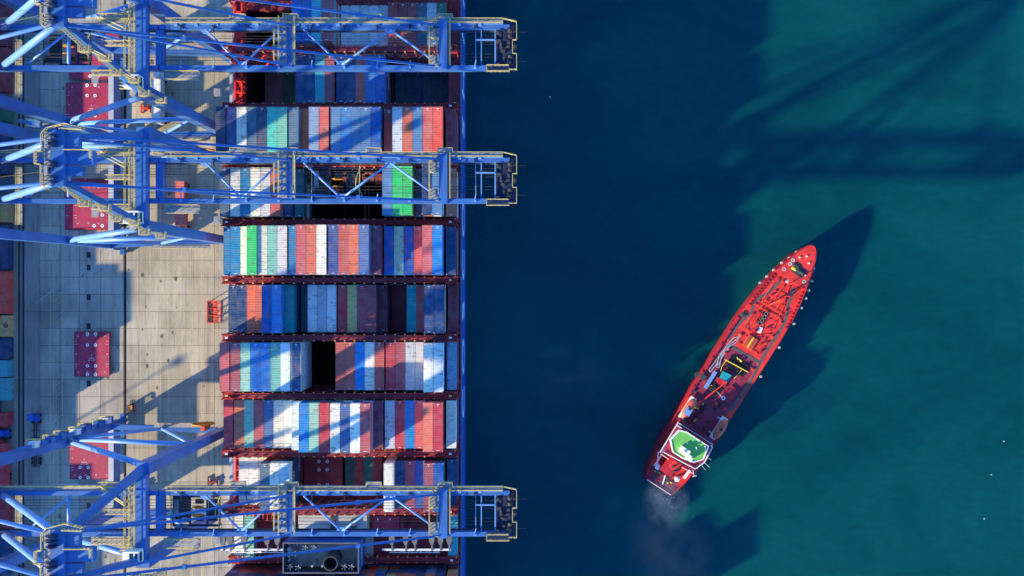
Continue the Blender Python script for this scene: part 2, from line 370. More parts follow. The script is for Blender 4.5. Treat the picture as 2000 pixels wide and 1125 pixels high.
# curved tyre marks scrubbed into the slabs
b = MB()
for cx, cy, r, a0, a1 in ((-150, 18, 33, -28, 14), (-150, 18, 36.5, -25, 16), (-140, 22, 27, -62, 0), (-146, 17, 24.5, -60, 10)):
    for i in range(28):
        t0 = R(a0 + (a1 - a0) * i / 28); t1 = R(a0 + (a1 - a0) * (i + 1) / 28)
        b.add([(cx + math.cos(t0) * r, cy + math.sin(t0) * r, .013), (cx + math.cos(t0) * (r + .25), cy + math.sin(t0) * (r + .25), .013),
               (cx + math.cos(t1) * (r + .25), cy + math.sin(t1) * (r + .25), .013), (cx + math.cos(t1) * r, cy + math.sin(t1) * r, .013)], [(0, 1, 2, 3)])
tag(b.build('tyre_marks', mat('pale_tyre_scuff', (.40, .38, .33), .8, .3, .6)), kind='structure')
b = MB(); r_o = random.Random(9)
for k in range(70):
    x, y = r_o.choice([r_o.gauss(-101.5, 2), r_o.gauss(-94.5, 1.5), r_o.uniform(-131, -78), r_o.gauss(-112, 2)]), r_o.uniform(-78, 78); q = r_o.uniform(.15, .55); n = 9
    b.add([(x + math.cos(i * .698) * q * r_o.uniform(.6, 1.2), y + math.sin(i * .698) * q * r_o.uniform(.8, 2.0), .0135) for i in range(n)], [tuple(range(n))])
tag(b.build('oil_stains', mat('dark_oil_stain', (.13, .115, .10), .6, .3, .8)), kind='structure')
# cast iron pit covers
pit = MB().box(-.55, .55, -.8, .8, -.02, .03).box(-.4, .4, -.65, .65, .03, .045).mesh('pit_cover', M['groove'])
for i, y in enumerate((62, 49.5, 36, 9.3, 5.7, -2.6, -10.7, -26.7, -39, -61)):
    tag(link('pit_cover', pit, None, (-118.5, y, .0)), f'small black rectangular pit cover, {ORD[i]} from the top in the line down the quay', 'pit cover', 'black pit covers in a line along the quay')

# ------------------------------------------------------------------ containers
CL, CW, CH = 12.19, 2.44, 2.59
def cont_body():
    b = MB(); w, l, h = CW / 2, CL / 2, CH
    for sx in (-1, 1):
        n = 22; pts = []
        for i in range(n + 1):
            y = -l + .15 + (2 * l - .3) * i / n; pts.append((y, w - (.02 if i % 2 else .07)))
        for (ya, xa), (yb, xb) in zip(pts, pts[1:]):
            q = [(sx * xa, ya, .12), (sx * xb, yb, .12), (sx * xb, yb, h - .12), (sx * xa, ya, h - .12)]
            b.add(q, [(0, 1, 2, 3) if sx > 0 else (3, 2, 1, 0)])
        b.box(sx * w - (.1 if sx > 0 else 0), sx * w + (0 if sx > 0 else .1), -l, l, h - .12, h - .012)
        b.box(sx * w - (.1 if sx > 0 else 0), sx * w + (0 if sx > 0 else .1), -l, l, 0, .14)
        for sy in (-1, 1):
            b.cbox(sx * (w - .09), sy * (l - .09), 0, .18, .18, h - .005)
    for sy in (-1, 1):
        b.box(-w + .15, w - .15, sy * (l - .1) - .02, sy * (l - .1) + .02, .1, h - .05)
        for x in (-.7, -.3, .3, .7): b.cbox(x, sy * (l - .05), .15, .05, .05, h - .4)
    b.box(-w + .05, w - .05, -l + .1, l - .1, .1, .16)
    return b
def cont_roof():
    b = MB(); w, l, z = CW / 2 - .1, CL / 2 - .12, CH
    n = 27; p = 2 * l / n
    for i in range(n):
        y = -l + i * p
        prof = [(y, z - .05), (y + p * .28, z - .05), (y + p * .42, z - .012), (y + p * .82, z - .012), (y + p, z - .05)]
        for (ya, za), (yb, zb) in zip(prof, prof[1:]):
            b.add([(-w, ya, za), (w, ya, za), (w, yb, zb), (-w, yb, zb)], [(0, 1, 2, 3)])
    b.box(-w, w, -CL / 2, -l, z - .1, z - .01); b.box(-w, w, l, CL / 2, z - .1, z - .01)
    return b
def smooth_roof():
    b = MB(); w, l, z = CW / 2 - .1, CL / 2, CH
    pr = [(-w, z - .06), (-w + .3, z - .015), (w - .3, z - .015), (w, z - .06)]
    for (xa, za), (xb, zb) in zip(pr, pr[1:]): b.add([(xa, -l, za), (xb, -l, zb), (xb, l, zb), (xa, l, za)], [(0, 1, 2, 3)])
    for k in range(1, 6): b.box(-w, w, -l + k * 2 * l / 6 - .03, -l + k * 2 * l / 6 + .03, z - .03, z)
    return b
ME_BODY = cont_body().mesh('container_body', M['cont']); ME_ROOF = cont_roof().mesh('container_roof', M['cont']); ME_ROOF2 = smooth_roof().mesh('reefer_roof', M['cont'])
ME_CAST = MB()
for sx in (-1, 1):
    for sy in (-1, 1): ME_CAST.box(sx * (CW / 2 - .2) - (0 if sx > 0 else -.0), sx * (CW / 2), sy * (CL / 2 - .25), sy * CL / 2, CH, CH + .012) if sx > 0 else ME_CAST.box(-CW / 2, -CW / 2 + .2, sy * (CL / 2 - .25), sy * CL / 2, CH, CH + .012)
ME_CAST = ME_CAST.mesh('corner_castings', mat('worn_corner_casting', (.45, .38, .33), .6, .3, 2))

mk = MB()
for sy in (-1, 1): mk.box(-.35, .35, sy * 5.72 - .06, sy * 5.72 + .06, CH - .005, CH + .006); 
mk.box(-.12, .12, 5.25, 5.45, CH - .005, CH + .006)
ME_MARK = mk.mesh('roof_marking', M['mark'])
C = {  # name: (srgb as sunlit, words)
 'slatenavy': ((62, 72, 108), 'slate navy'), 'navy': ((16, 64, 114), 'navy blue'), 'navy2': ((48, 72, 135), 'dusty navy'), 'white': ((234, 228, 212), 'white'),
 'whiteg': ((208, 208, 206), 'off-white weathered'), 'bwhite': ((250, 246, 232), 'bright white'), 'slate': ((78, 104, 128), 'slate blue'), 'mint': ((72, 196, 178), 'bright mint'),
 'lmint': ((128, 205, 182), 'pale mint'), 'steel': ((92, 124, 152), 'steel blue'), 'orange': ((212, 116, 84), 'faded orange'), 'lsteel': ((130, 155, 185), 'pale steel blue'),
 'salmon': ((204, 98, 90), 'salmon red'), 'blue': ((50, 128, 200), 'mid blue'), 'blue2': ((82, 128, 172), 'greyish blue'), 'royal': ((12, 88, 172), 'royal blue'),
 'dred': ((158, 62, 66), 'dark red'), 'lgrey': ((192, 198, 206), 'light grey'), 'redor': ((228, 82, 66), 'bright orange-red'), 'maroon': ((140, 42, 62), 'maroon'),
 'tealb': ((8, 122, 175), 'teal blue'), 'dteal': ((14, 96, 104), 'dark teal'), 'green': ((48, 205, 112), 'bright green'), 'paleteal': ((122, 188, 172), 'pale teal'),
 'rose': ((196, 92, 98), 'rose red'), 'sorange': ((220, 112, 86), 'salmon orange'), 'speck': ((84, 112, 165), 'speckled blue grey'), 'plum': ((122, 52, 80), 'plum'),
 'sage': ((150, 196, 172), 'pale sage'), 'sky': ((0, 138, 216), 'sky blue'), 'teal': ((0, 152, 162), 'teal'), 'paleblue': ((222, 232, 234), 'pale blue grey'),
 'cream': ((226, 206, 128), 'cream yellow'), 'crimson': ((198, 58, 74), 'crimson'), 'roseb': ((165, 80, 92), 'dusky rose'), 'tan': ((205, 172, 110), 'tan'), 'purg': ((118, 92, 100), 'purple grey'),
 'dsteel': ((66, 96, 116), 'dark steel blue'), 'darkgreen': ((20, 110, 84), 'dark green'), 'aqua': ((60, 175, 190), 'aqua')}
def crgb(n):
    r, g, b = S(*C[n][0]); return (min(.9, r * 1.02), min(.9, g * 1.02), min(.9, b * 1.0))
ORD = ['first', 'second', 'third', 'fourth', 'fifth', 'sixth', 'seventh', 'eighth', 'ninth', 'tenth', 'eleventh', 'twelfth', 'thirteenth', 'fourteenth', 'fifteenth', 'sixteenth',
       'seventeenth', 'eighteenth', 'nineteenth', 'twentieth', 'twenty-first', 'twenty-second', 'twenty-third']
def container(x, y, ztop, cn, label, group, reefer=False, roofc=None, bodyc=None, rz=0, castings=True):
    e = link('shipping_container', ME_BODY, None, (x, y, ztop - CH), rz, crgb(bodyc or cn))
    link('roof', ME_ROOF2 if reefer else ME_ROOF, e, color=crgb(roofc or cn))
    if castings: link('corner_casting', ME_CAST, e)
    if castings and (int(abs(x * 7 + y * 3)) % 5) < 3: link('roof_marking', ME_MARK, e)
    tag(e, label, 'shipping container', group); return e

XC = [-73.3] + [-70.6 + 2.5 * k for k in range(6)] + [-55.25 + 2.5 * k for k in range(4)] + [-44.85 + 2.48 * k for k in range(5)] + [-32.1 + 2.5 * k for k in range(6)] + [-16.6]
DECK = 10.9
ZT = lambda T: 25.1 + 2.6 * T
RNDC = ['navy', 'royal', 'salmon', 'maroon', 'dred', 'slate', 'tealb', 'white', 'rose', 'plum', 'dteal', 'slatenavy', 'lsteel', 'navy', 'rose', 'paleblue', 'orange']
stuff_boxes = []
def filler(x, y, ztop, cn): stuff_boxes.append((x, y, ztop, crgb(cn)))
def bay(yc, desc, spec, group='containers stacked on the ship'):
    for i, s in enumerate(spec):
        if s is None: continue
        T, cn = s[0], s[1]; opt = s[2] if len(s) > 2 else {}
        zt = opt.get('z', ZT(T)); x = XC[i] + CW / 2
        word = C[opt.get('roofc', cn)][1]
        lab = f"{word} container, {ORD[i]} from the quay, {desc}"
        container(x, yc, zt, cn, lab, group, opt.get('reefer', False), opt.get('roofc'))
        z = zt - 2.6
        while z - 2.5 > DECK - .3 and 'z' not in opt:
            filler(x, yc, z, opt.get('under') or random.choice(RNDC)); z -= 2.6
rf = {'reefer': True}
# bays from north to south; some outer columns raised to stretch the ship's shadow
bay(68.0, 'northernmost row at the top edge', [None] * 7 + [(-1, 'royal'), (-1, 'royal'), (-1, 'aqua'), (-1, 'roseb')] +
    [(-4.4, 'paleblue', rf)] * 5 + [(-3.6, 'dred'), (-3.7, 'dred'), (-3.7, 'dred'), (-3.7, 'dsteel'), (-3.7, 'lgrey'), (-3.7, 'darkgreen'), None])
hz = lambda z: {'z': z}
bay(53.4, 'second row down, under the northern boom', [None, None, (0, 'purg', hz(3.4)), (0, 'purg', hz(3.4)), (0, 'darkgreen', hz(3.4)), (0, 'darkgreen', hz(3.2)), None,
    (-2.3, 'navy'), (-2.3, 'navy'), (-2.3, 'aqua'), (-2.3, 'roseb'), (-2.3, 'navy'), (-2.3, 'navy'), (-2.3, 'salmon'), (-2.3, 'blue'), (-2.3, 'royal', {'under': 'navy'}),
    (0, 'dsteel', hz(3.4)), (0, 'dsteel', hz(3.4)), (0, 'navy', hz(3.4)), (0, 'dsteel', hz(3.4)), (0, 'dsteel', hz(3.4)), (0, 'dsteel', hz(3.4)), None])
bay(38.7, 'third row down, between two booms', [(0, 'slatenavy'), (0, 'navy2'), (0, 'white'), (0, 'slate'), (0, 'slatenavy'), (0, 'mint'), (0, 'lmint'), (0, 'steel'), (-1, 'orange'), (0, 'lsteel'), (0, 'salmon'),
    (0, 'blue2'), (0, 'blue'), (0, 'blue2'), (0, 'blue2'), (0, 'royal'), (-1, 'dred'), (0, 'lgrey'), (0, 'sorange'), (0, 'blue2'), (0, 'salmon'), (0, 'redor'), (-1, 'maroon')])
bay(24.1, 'fourth row down, under the middle boom', [(-1, 'slate'), (-1, 'whiteg'), (-1, 'tealb'), (-1, 'white'), (-1, 'whiteg'), (-1, 'salmon'), (-2, 'navy'), (-2, 'dteal')] + [None] * 8 +
    [(0, 'blue2'), (0, 'green'), (0, 'green'), (-2, 'steel'), (.6, 'navy'), (.6, 'blue2'), (-1.2, 'orange')])
bay(9.35, 'fifth row down, below the middle crane', [(-2, 'tealb'), (-1, 'tealb'), (-1, 'white'), (0, 'green'), (-.15, 'white'), (0, 'paleteal'), (0, 'whiteg'), (0, 'tealb'), (1, 'rose'), (1, 'sorange'), (1, 'white'),
    (1, 'navy2'), (1, 'salmon'), (1, 'sorange'), (1, 'speck'), (0, 'plum'), (-1, 'royal'), (-1, 'sage'), (-1, 'royal'), (-1, 'rose'), (.4, 'rose'), (.4, 'sky'), (-1.2, 'navy')])
bay(-5.3, 'sixth row down, level with the red cage', [(-3.3, 'navy'), (-2.8, 'navy'), (-2.8, 'sorange'), (-2.4, 'sorange'), (-1.4, 'royal', {'under': 'royal'}), (-1.4, 'blue', {'under': 'navy'}), (-2.3, 'teal'), (-4.3, 'dsteel'),
    (-3.2, 'paleblue', rf), (-3.2, 'lgrey', rf), (-3.2, 'paleblue', rf), (-3, 'crimson'), (-3, 'cream', rf), (-3, 'roseb'), (-3, 'roseb'), (-4, 'plum'), None, None,
    (-3, 'teal'), (-3, 'rose'), (-1.2, 'navy'), (-1.2, 'navy'), (-3.4, 'maroon')])
bay(-19.85, 'seventh row down, with the empty hold', [(-1, 'rose'), (-1, 'roseb'), (-1, 'sage'), (-1, 'blue'), (-1, 'blue'), (-1, 'paleteal'), (-1, 'paleblue', dict(reefer=True, under='white')), (-.9, 'whiteg', dict(roofc='navy', under='paleblue')), None, None, None,
    (-2, 'salmon'), (-2, 'salmon'), (-2, 'sky'), (-2, 'white', rf), (-2, 'salmon'), (-2, 'crimson'), (-2, 'roseb'), (-2, 'lgrey', rf), (-2, 'lgrey', rf), (-.5, 'white', rf), (-.5, 'paleblue', rf), (-2.2, 'lsteel', rf)])
bay(-34.55, 'eighth row down, above the hatch cover row', [(-2, 'crimson'), (-2, 'orange'), (-2, 'sage'), (-2, 'rose'), (-2, 'speck'), (-2, 'white'), (-2, 'bwhite'), (-1, 'bwhite'), (0, 'sky'), (0, 'sage'), (0, 'crimson'),
    (.3, 'white'), (.3, 'speck'), (.3, 'bwhite'), (.3, 'rose'), (-1.4, 'plum'), (-1.6, 'lgrey'), (-1.6, 'crimson'), (-1.6, 'sky'), (-1.6, 'rose'), (-.2, 'sorange'), (-.2, 'crimson'), (-1.6, 'white')])
bay(-49.9, 'ninth row down, by the southern boom', [None, (-3.3, 'bwhite'), (-3.3, 'bwhite'), (-3.3, 'white'), (-.8, 'slate'), (-.8, 'white', rf), (-.8, 'paleblue', {'under': 'navy'}), None, None, None, None,
    (0, 'dteal', hz(8.5)), (0, 'maroon', hz(8.5)), (0, 'dteal', hz(8.5)), (0, 'maroon', hz(8.5)), None, (-.8, 'white', dict(reefer=True, under='paleblue')),
    (-1.8, 'navy'), (-1.8, 'roseb'), (-1.8, 'royal'), (-.8, 'roseb'), (-.8, 'royal'), (-2.5, 'navy')])
# the stack astern whose end walls face the camera
yI = -79.4
MIXC = ['navy', 'dred', 'rose', 'navy', 'blue2', 'maroon', 'slatenavy', 'salmon', 'navy', 'dred', 'royal', 'navy2', 'sorange', 'speck', 'tan', 'dred']
for i in range(23):
    if 8 <= i <= 13: continue
    x = XC[i] + CW / 2; T = -1
    for k in range(6):
        cn = random.choice(MIXC)
        if (i, k) in ((14, 3),): cn = 'redor'
        if k >= 1 and k < 5:
            container(x, yI, ZT(T) - 2.6 * k, cn, f"{C[cn][1]} container, {ORD[5-k]} tier up, {ORD[i]} from the quay, stern stack", 'containers in the stern stack', castings=False)
        else: filler(x, yI, ZT(T) - 2.6 * k, cn)
for i in range(8, 14):
    for k in range(6): filler(XC[i] + CW / 2, yI, ZT(-1) - 2.6 * k, ['maroon', 'slate', 'lsteel', 'royal', 'royal', 'rose'][(i - 8)] if k == 0 else random.choice(RNDC))
for yc, T in ((-95, -3.1), (-108.2, -3.1), (-120.8, -.8), (-136, -3.5), (-154, -4)):
    for i in range(23):
        z = ZT(T + ((i * 7 + int(-yc)) % 5 - 3) * .55)
        while z - 2.5 > DECK - .3: filler(XC[i] + CW / 2, yc, z, random.choice(RNDC)); z -= 2.6

def stack_mesh(boxes, name, sz=(CW, CL, CH)):
    vs, fs, cols = [], [], []
    for x, y, zt, c in boxes:
        n = len(vs); w, l = sz[0] / 2, sz[1] / 2
        for z in (zt - sz[2], zt - .01):
            vs += [(x - w, y - l, z), (x + w, y - l, z), (x + w, y + l, z), (x - w, y + l, z)]
        F = [(4, 5, 6, 7), (0, 1, 5, 4), (1, 2, 6, 5), (2, 3, 7, 6), (3, 0, 4, 7)]
        fs += [tuple(n + i for i in f) for f in F]; cols += [c] * 5
    me = bpy.data.meshes.new(name); me.from_pydata(vs, [], fs)
    at = me.attributes.new('paint', 'FLOAT_COLOR', 'FACE')
    for i, c in enumerate(cols): at.data[i].color = (*c, 1)
    me.materials.append(M['cont_attr']); me.update(); return me
o = link('stacked_containers', stack_mesh(stuff_boxes, 'stacked_containers'))
tag(o, 'lower tiers of mixed coloured containers stacked under the top ones', 'container stack', kind='stuff')

# ------------------------------------------------------------------ container ship
ship = empty('container_ship', (-43.9, 0, WZ)); tag(ship, 'huge blue container ship moored along the quay, loaded with coloured containers', 'container ship')
SO = Vector((43.9, 0, -WZ))
def sb(b, name, m, parent=ship, smooth=False):
    b.v = [(x + 43.9, y, z - WZ) for x, y, z in b.v]
    return b.build(name, m, parent, smooth=smooth)
def sub(b, name, m, parent): return sb(b, name, m, parent)
HW, HE, DK = -74.4, -13.4, 10.0
b = MB(); Y0, Y1 = -168, 150
b.box(HW, HW + .5, Y0, Y1, -9, DK); b.box(HE - .5, HE, Y0, Y1, -9, DK)
b.box(HW, HE, Y1, Y1 + .5, -9, DK); b.box(HW, HE, Y0 - .5, Y0, -9, DK)
sb(b, 'hull', M['hull_blue'])
YB = [-70.5, -56.65, -41.95, -27.3, -12.6, 2.0, 16.7, 31.4, 46.05, 60.7, 75.4]
b = MB(); b.box(HW + .5, -70.9, Y0, Y1, DK - .6, DK - .05); b.box(-16.9, HE - .5, Y0, Y1, DK - .6, DK - .05)
for y in YB: b.box(-70.9, -16.9, y - 1.25, y + 1.25, DK - 1.5, DK - .06)
b.box(-70.9, -16.9, Y0, -72.9, DK - .6, DK - .04); b.box(-70.9, -16.9, 76.7, Y1, DK - .6, DK - .04)
sb(b, 'deck', M['ship_red'])
b = MB(); b.box(HW + .05, HW + .95, Y0, Y1, DK - .04, DK + .12); b.box(HE - .35, HE - .02, Y0, Y1, DK - .04, DK + .15)
sb(b, 'gunwale', mat('gunwale_grey_blue', (.28, .32, .40), .6, .2, .5))
b = MB(); b.box(-73.8, -14, -74, 90, -3.5, -3)
for y in YB: b.box(-70.8, -16.9, y - 1.15, y + 1.15, -3, DK - 1.5)
for x in (-70.95, -55.5, -45.05, -32.3, -16.85): b.box(x - .1, x + .1, -57, 76, -3, DK - 1.5)
sb(b, 'cargo_hold', M['hold'])
# deep hold cargo seen at the bottom of the open holds
for y, ci in ((24.1, range(8, 16)), (-19.85, range(8, 11)), (68, range(0, 7)), (53.4, (1, 6))):
    for i in ci: pass
b = MB()
groups = [(-73.2, -70.8), (-70.65, -55.6), (-55.3, -45.2), (-44.9, -32.35), (-32.1, -16.95), (-16.7, -14.2)]
def covers_for(y, skip):
    for gi, (xa, xb) in enumerate(groups):
        if gi in skip or gi in (0, 5): continue
        bb = MB().box(xa, xb, y - 6.1, y + 6.1, DK - .05, DECK - .02)
        sb(bb, 'hatch_cover', M['ship_red'])
open_h = {68.0: (1,), 53.4: (1, 4), 24.1: (2, 3), -19.85: (2,), -49.9: (3,)}
for y in (68.0, 53.4, 38.7, 24.1, 9.35, -5.3, -19.85, -34.55, -49.9): covers_for(y, open_h.get(y, ()))
# cell guides in the open holds
b = MB()
for y, xs in ((24.1, XC[8:16]), (-19.85, XC[8:11]), (68.0, XC[1:7])):
    for x in xs:
        for sy in (-1, 1):
            b.cbox(x - .03, y + sy * 6.1, -3, .3, .25, DK + 2.2)
sb(b, 'cell_guide', mat('cell_guide_brown', (.10, .05, .05), .7, .3, 1))
b = MB(); r_b = random.Random(17)
for k in range(26):
    x = r_b.uniform(-53, -35); b.box(x, x + r_b.uniform(.4, 2.4), 27.2 + r_b.uniform(-.6, 1.6), 29.2 + r_b.uniform(-.4, .6), 13 + r_b.uniform(0, 4), 17.5)
for k in range(10): b.beam((r_b.uniform(-53, -36), 29.6, 18), (r_b.uniform(-53, -36), 27, 14), .2)
for x in (-38.6, -37.6): b.beam((x, 18.5, 13), (x, 28.5, 13.4), .25)
sb(b, 'pipe_rack', mat('rusty_brown_machinery', (.30, .07, .045), .7, .5, 1.0))
# rings and stencils on covers left bare
def cover_marks(parent, cx, cy, z, w, l, mk=M['mark'], add=lambda b, n, m, p: b.build(n, m, p), rows=(5.5, 2.4, -3.2, -6.1), text=('1', 'HOLD', '07 11 07')):
    for yy in rows:
        for xx in (-1.1, 1.1):
            add(MB().ring(cx + xx, cy + yy * l / 12.4 * .98, z, z + .05, .42, .2, 16), 'lashing_socket', mk, parent)
def text_mesh(s, size, mat_, name, extrude=.01):
    cu = bpy.data.curves.new(name, 'FONT'); cu.body = s; cu.size = size; cu.align_x = 'CENTER'; cu.align_y = 'CENTER'; cu.extrude = extrude; cu.resolution_u = 3
    t = bpy.data.objects.new(name, cu); col.objects.link(t)
    me = bpy.data.meshes.new_from_object(t.evaluated_get(bpy.context.evaluated_depsgraph_get()))
    bpy.data.objects.remove(t); me.materials.clear(); me.materials.append(mat_); me.name = name; return me
cover_marks(ship, -50.2 + 43.9, -50.0, DECK - WZ, 10, 9)
cover_marks(ship, -27.2 + 43.9 + 1, -5.3, DECK - WZ, 10, 9)

# lashing bridges
for yi, y in enumerate(YB):
    zl = 15.4 if yi == 0 else 20.0
    b = MB(); b.box(-73.3, -14.1, y - .62, y + .62, zl - .35, zl)
    b.box(-73.3, -14.1, y - .55, y + .55, zl - 5.3, zl - 5.1)
    lb = sb(b, 'lashing_bridge', M['ship_red'])
    lb['label'] = 'maroon lashing bridge spanning the deck'
    b = MB()
    for x in XC + [-14.0]:
        xx = x - .05
        for s in (-1, 1): b.cbox(xx, y + s * .75, DK, .22, .22, zl - DK + .25)
        b.beam((xx, y + .75, zl - 5), (xx, y - .75, zl - .5), .12)
    sub(b, 'post', M['lash_red'], lb)
    b = MB()
    for x in XC + [-14.0]:
        for s in (-1, 1): b.cbox(x - .05, y + s * .78, zl + .05, .36, .3, .35)
    sub(b, 'twistlock_box', M['yellow'], lb)
    b = MB()
    for s in (-1, 1):
        b.rail([(-73.2, y + s * .58, zl), (-14.2, y + s * .58, zl)], 1.0, .035, 2.5)
    sub(b, 'handrail', M['lash_red'], lb)
    for xt in (-72.0, -15.4):
        b = MB()
        b.box(xt - 1.5, xt + 1.5, y - .95, y + .95, zl + .02, zl + .12)
        b.box(xt - 1.5, xt + 1.5, y - .95, y - .7, zl - 1.2, zl + .6); b.box(xt - 1.5, xt + 1.5, y + .7, y + .95, zl - 1.2, zl + .6)
        b.beam((xt - 1.5, y - .9, zl + .5), (xt + 1.5, y + .9, zl + .5), .18); b.beam((xt - 1.5, y + .9, zl + .5), (xt + 1.5, y - .9, zl + .5), .18)
        for sx in (-1, 1):
            for sy in (-1, 1): b.cbox(xt + sx * 1.4, y + sy * .85, DK, .25, .25, zl - DK + 1.0)
        s_ = 1 if xt > -40 else -1
        b.beam((xt + s_ * 1.4, y, zl), (xt + s_ * 1.4, y + 2.6, DK + .5), .25); b.beam((xt + s_ * 1.4, y, zl), (xt + s_ * 1.4, y - 2.0, DK + .5), .25)
        tw = sub(b, 'lashing_tower', M['lash_red'], lb)
        b = MB(); b.cbox(xt - .2, y, zl + .62, .7, .5, .3); b.cbox(xt + 1.0, y + .8, zl + .62, .25, .25, .25)
        sub(b, 'lamp_box', M['yellow'] if yi % 2 else M['white'], lb)
    # lashing rods crossing down to the boxes
    b = MB(); r2 = random.Random(yi)
    for x in XC[:-1]:
        for s in (-1, 1):
            if r2.random() < .55: b.tube((x, y + s * .9, zl - .3), (x + 2.4, y + s * 1.22, zl - 5), .03, 4); b.tube((x + 2.4, y + s * .9, zl - .3), (x, y + s * 1.22, zl - 5), .03, 4)
    sub(b, 'lashing_rod', M['grating'], lb)
# side passage pipes, railings, ventilators on the deck edge
b = MB(); b.rail([(HE - .15, -74, DK), (HE - .15, 90, DK)], 1.1, .04, 3); b.rail([(HW + .2, -74, DK), (HW + .2, 90, DK)], 1.1, .04, 3)
sb(b, 'bulwark_rail', M['lash_red'])
b = MB()
for y in YB:
    for k in range(4):
        yy = y + 2.2 + k * 2.9
        b.cbox(-72.0, yy, DK, .9, .8, .9); b.cyl(-72.8, yy + 1.2, DK, DK + .8, .25, 8)
        if abs(y - 53) < 9 or y > 60 or y < -50: b.cbox(-71.9, yy + .7, DK, 2.0, .25, 2.4)
for z in (.2, .55): b.tube((-73.6, -74, DK + z), (-73.6, 90, DK + z), .09, 6)
sb(b, 'deck_fitting', M['redbright'])
# rectangular frames on deck near the top of the photo (open bay supports)
b = MB()
for yy in (72.6, 66.0, 60.9, 55, 49):
    b.box(-73.0, -70.9, yy - .2, yy + .2, DK, DK + 3.0)
b.box(-73.1, -72.7, 47, 76, DK + 2.6, DK + 3.0); b.box(-71.3, -70.9, 47, 76, DK + 2.6, DK + 3.0)
[sb(q, 'stanchion_frame', M['redbright']) for q in split(b)]
b = MB()   # hold ladder frames seen slanting
for k in range(5):
    b.beam((-70.5 + k * 2.8, 58.8, 12), (-66.5 + k * 2.8, 48.5 + 11.5, 17), .3); b.beam((-70 + k * 2.8, 59.5, 17), (-67.5 + k * 2.8, 60.2, 11), .22)
[sb(q, 'ladder_frame', M['redbright']) for q in split(b)]
# hull lettering on the outboard side
def hull_text(s, y_c, size, zc, spacing):
    for k, ch in enumerate(s):
        if ch == ' ': continue
        me = text_mesh(ch, size, M['letter_blue'], 'hull_letter', .03)
        o = link('hull_letter', me, ship, (HE + .045 + 43.9, y_c + k * spacing, zc - WZ))
        o.rotation_euler = (R(90), 0, R(90))
hull_text('COSCO', -31.5, 13.5, 3.9, 12.6)
hull_text('SHIPPING', 44, 13.5, 3.9, 12.2)

# stern house, funnel casing, white crossing truss
b = MB(); b.box(-70.9, -16.9, -72.5, -57.9, DK - .04, 12.5); sb(b, 'engine_deck', M['ship_red'])
def ft(b):
    b.v = [((x + 54.7) / 17.9 * 19.1 - 57.6, (y + 68.6) / 7.3 * 7.7 - 71.7, z - 8.5) for x, y, z in b.v]; return b
b = MB(); b.box(-54.5, -37.0, -62.4, -57.95, 12.5, 19.3); b.box(-58.6, -36.4, -72.2, -63.0, 12.5, 13.9); house = sb(b, 'deckhouse', M['grey'])
b = MB()
for k in range(9): b.box(-53.8 + k * 2.05, -52.8 + k * 2.05, -62.5, -62.41, 17.3, 18.3)
b.box(-41, -39.5, -61, -59, 19.3, 19.9); b.box(-46.2, -45.0, -62.3, -58.1, 19.3, 19.6)
[sub(q, 'vent_box', M['darkgrey'], house) for q in split(b)]
b = MB()
fx0, fx1, fy0, fy1, fz0, fz1 = -54.7, -36.8, -68.6, -61.3, 21.8, 30.5
t = .22
b.box(fx0, fx1, fy0, fy0 + t, fz0, fz1); b.box(fx0, fx1, fy1 - t, fy1, fz0, fz1); b.box(fx0, fx0 + t, fy0 + t, fy1 - t, fz0, fz1); b.box(fx1 - t, fx1, fy0 + t, fy1 - t, fz0, fz1)
fun = sb(ft(b), 'funnel_casing', M['funnel_blue'])
b = MB(); b.box(fx0 + t, fx1 - t, fy0 + t, fy1 - t, 26.6, 26.8); sub(ft(b), 'casing_deck', M['beige'], fun)
b = MB(); b.box(fx0 + t, fx1 - t, fy0 + t, fy0 + t + .1, 26.8, 30.2); b.box(fx0 + t, fx1 - t, fy1 - t - .1, fy1 - t, 26.8, 30.2); b.box(fx0 + t, fx0 + t + .1, fy0 + .5, fy1 - .5, 26.8, 30.2); b.box(fx1 - t - .1, fx1 - t, fy0 + .5, fy1 - .5, 26.8, 30.2); sub(ft(b), 'casing_lining', M['darkgrey'], fun)
b = MB(); e_ = .02
for (xa, xb, ya, yb) in ((fx0 - e_, fx1 + e_, fy0 - e_, fy0 + t), (fx0 - e_, fx1 + e_, fy1 - t, fy1 + e_), (fx0 - e_, fx0 + t, fy0 + t, fy1 - t), (fx1 - t, fx1 + e_, fy0 + t, fy1 - t)):
    b.box(xa, xb, ya, yb, fz1, fz1 + .12)
sub(ft(b), 'casing_rim', M['rim'], fun)
b = MB(); b.ring(-43.2, -65.8, 26.8, 32.0, 1.75, 1.5, 24); b.cyl(-43.2, -65.8, 26.8, 28.2, 1.5, 20); sub(ft(b), 'funnel_pipe', M['darkgrey'], fun)
b = MB()
for x, y in ((-53.2, -67.2), (-51.2, -67.4), (-40.3, -67.2), (-38.6, -67.2), (-52, -64), (-49.5, -62.6), (-47.5, -62.6)):
    b.cyl(x, y, 26.8, 29.8, .33, 10)
    for a in range(5): b.tube((x, y, 29.7), (x + math.cos(a * 1.26) * .7, y + math.sin(a * 1.26) * .7, 30.3), .1, 5)
for x in (-47.6, -45.2): b.tube((x, -66.6, 26.8), (x, -66.6, 31.5), .28, 8)
for k in range(5): b.box(-53.8 + k * .9, -53.4 + k * .9, -62.6, -62.2, 27.4, 28.6)
sub(ft(b), 'exhaust_stack', M['grating'], fun)
b = MB()
for k in range(5): b.box(fx0 - .0 + 1.5 + k * .0 - .9, fx0 + 1.1, fy1 - 1.2 - k * 1.0, fy1 - .8 - k * 1.0, 27.4, 28.4)
sub(ft(b), 'casing_ladder', M['white'], fun)
me = text_mesh('COSCO', 1.9, M['mark'], 'funnel_lettering', .02)
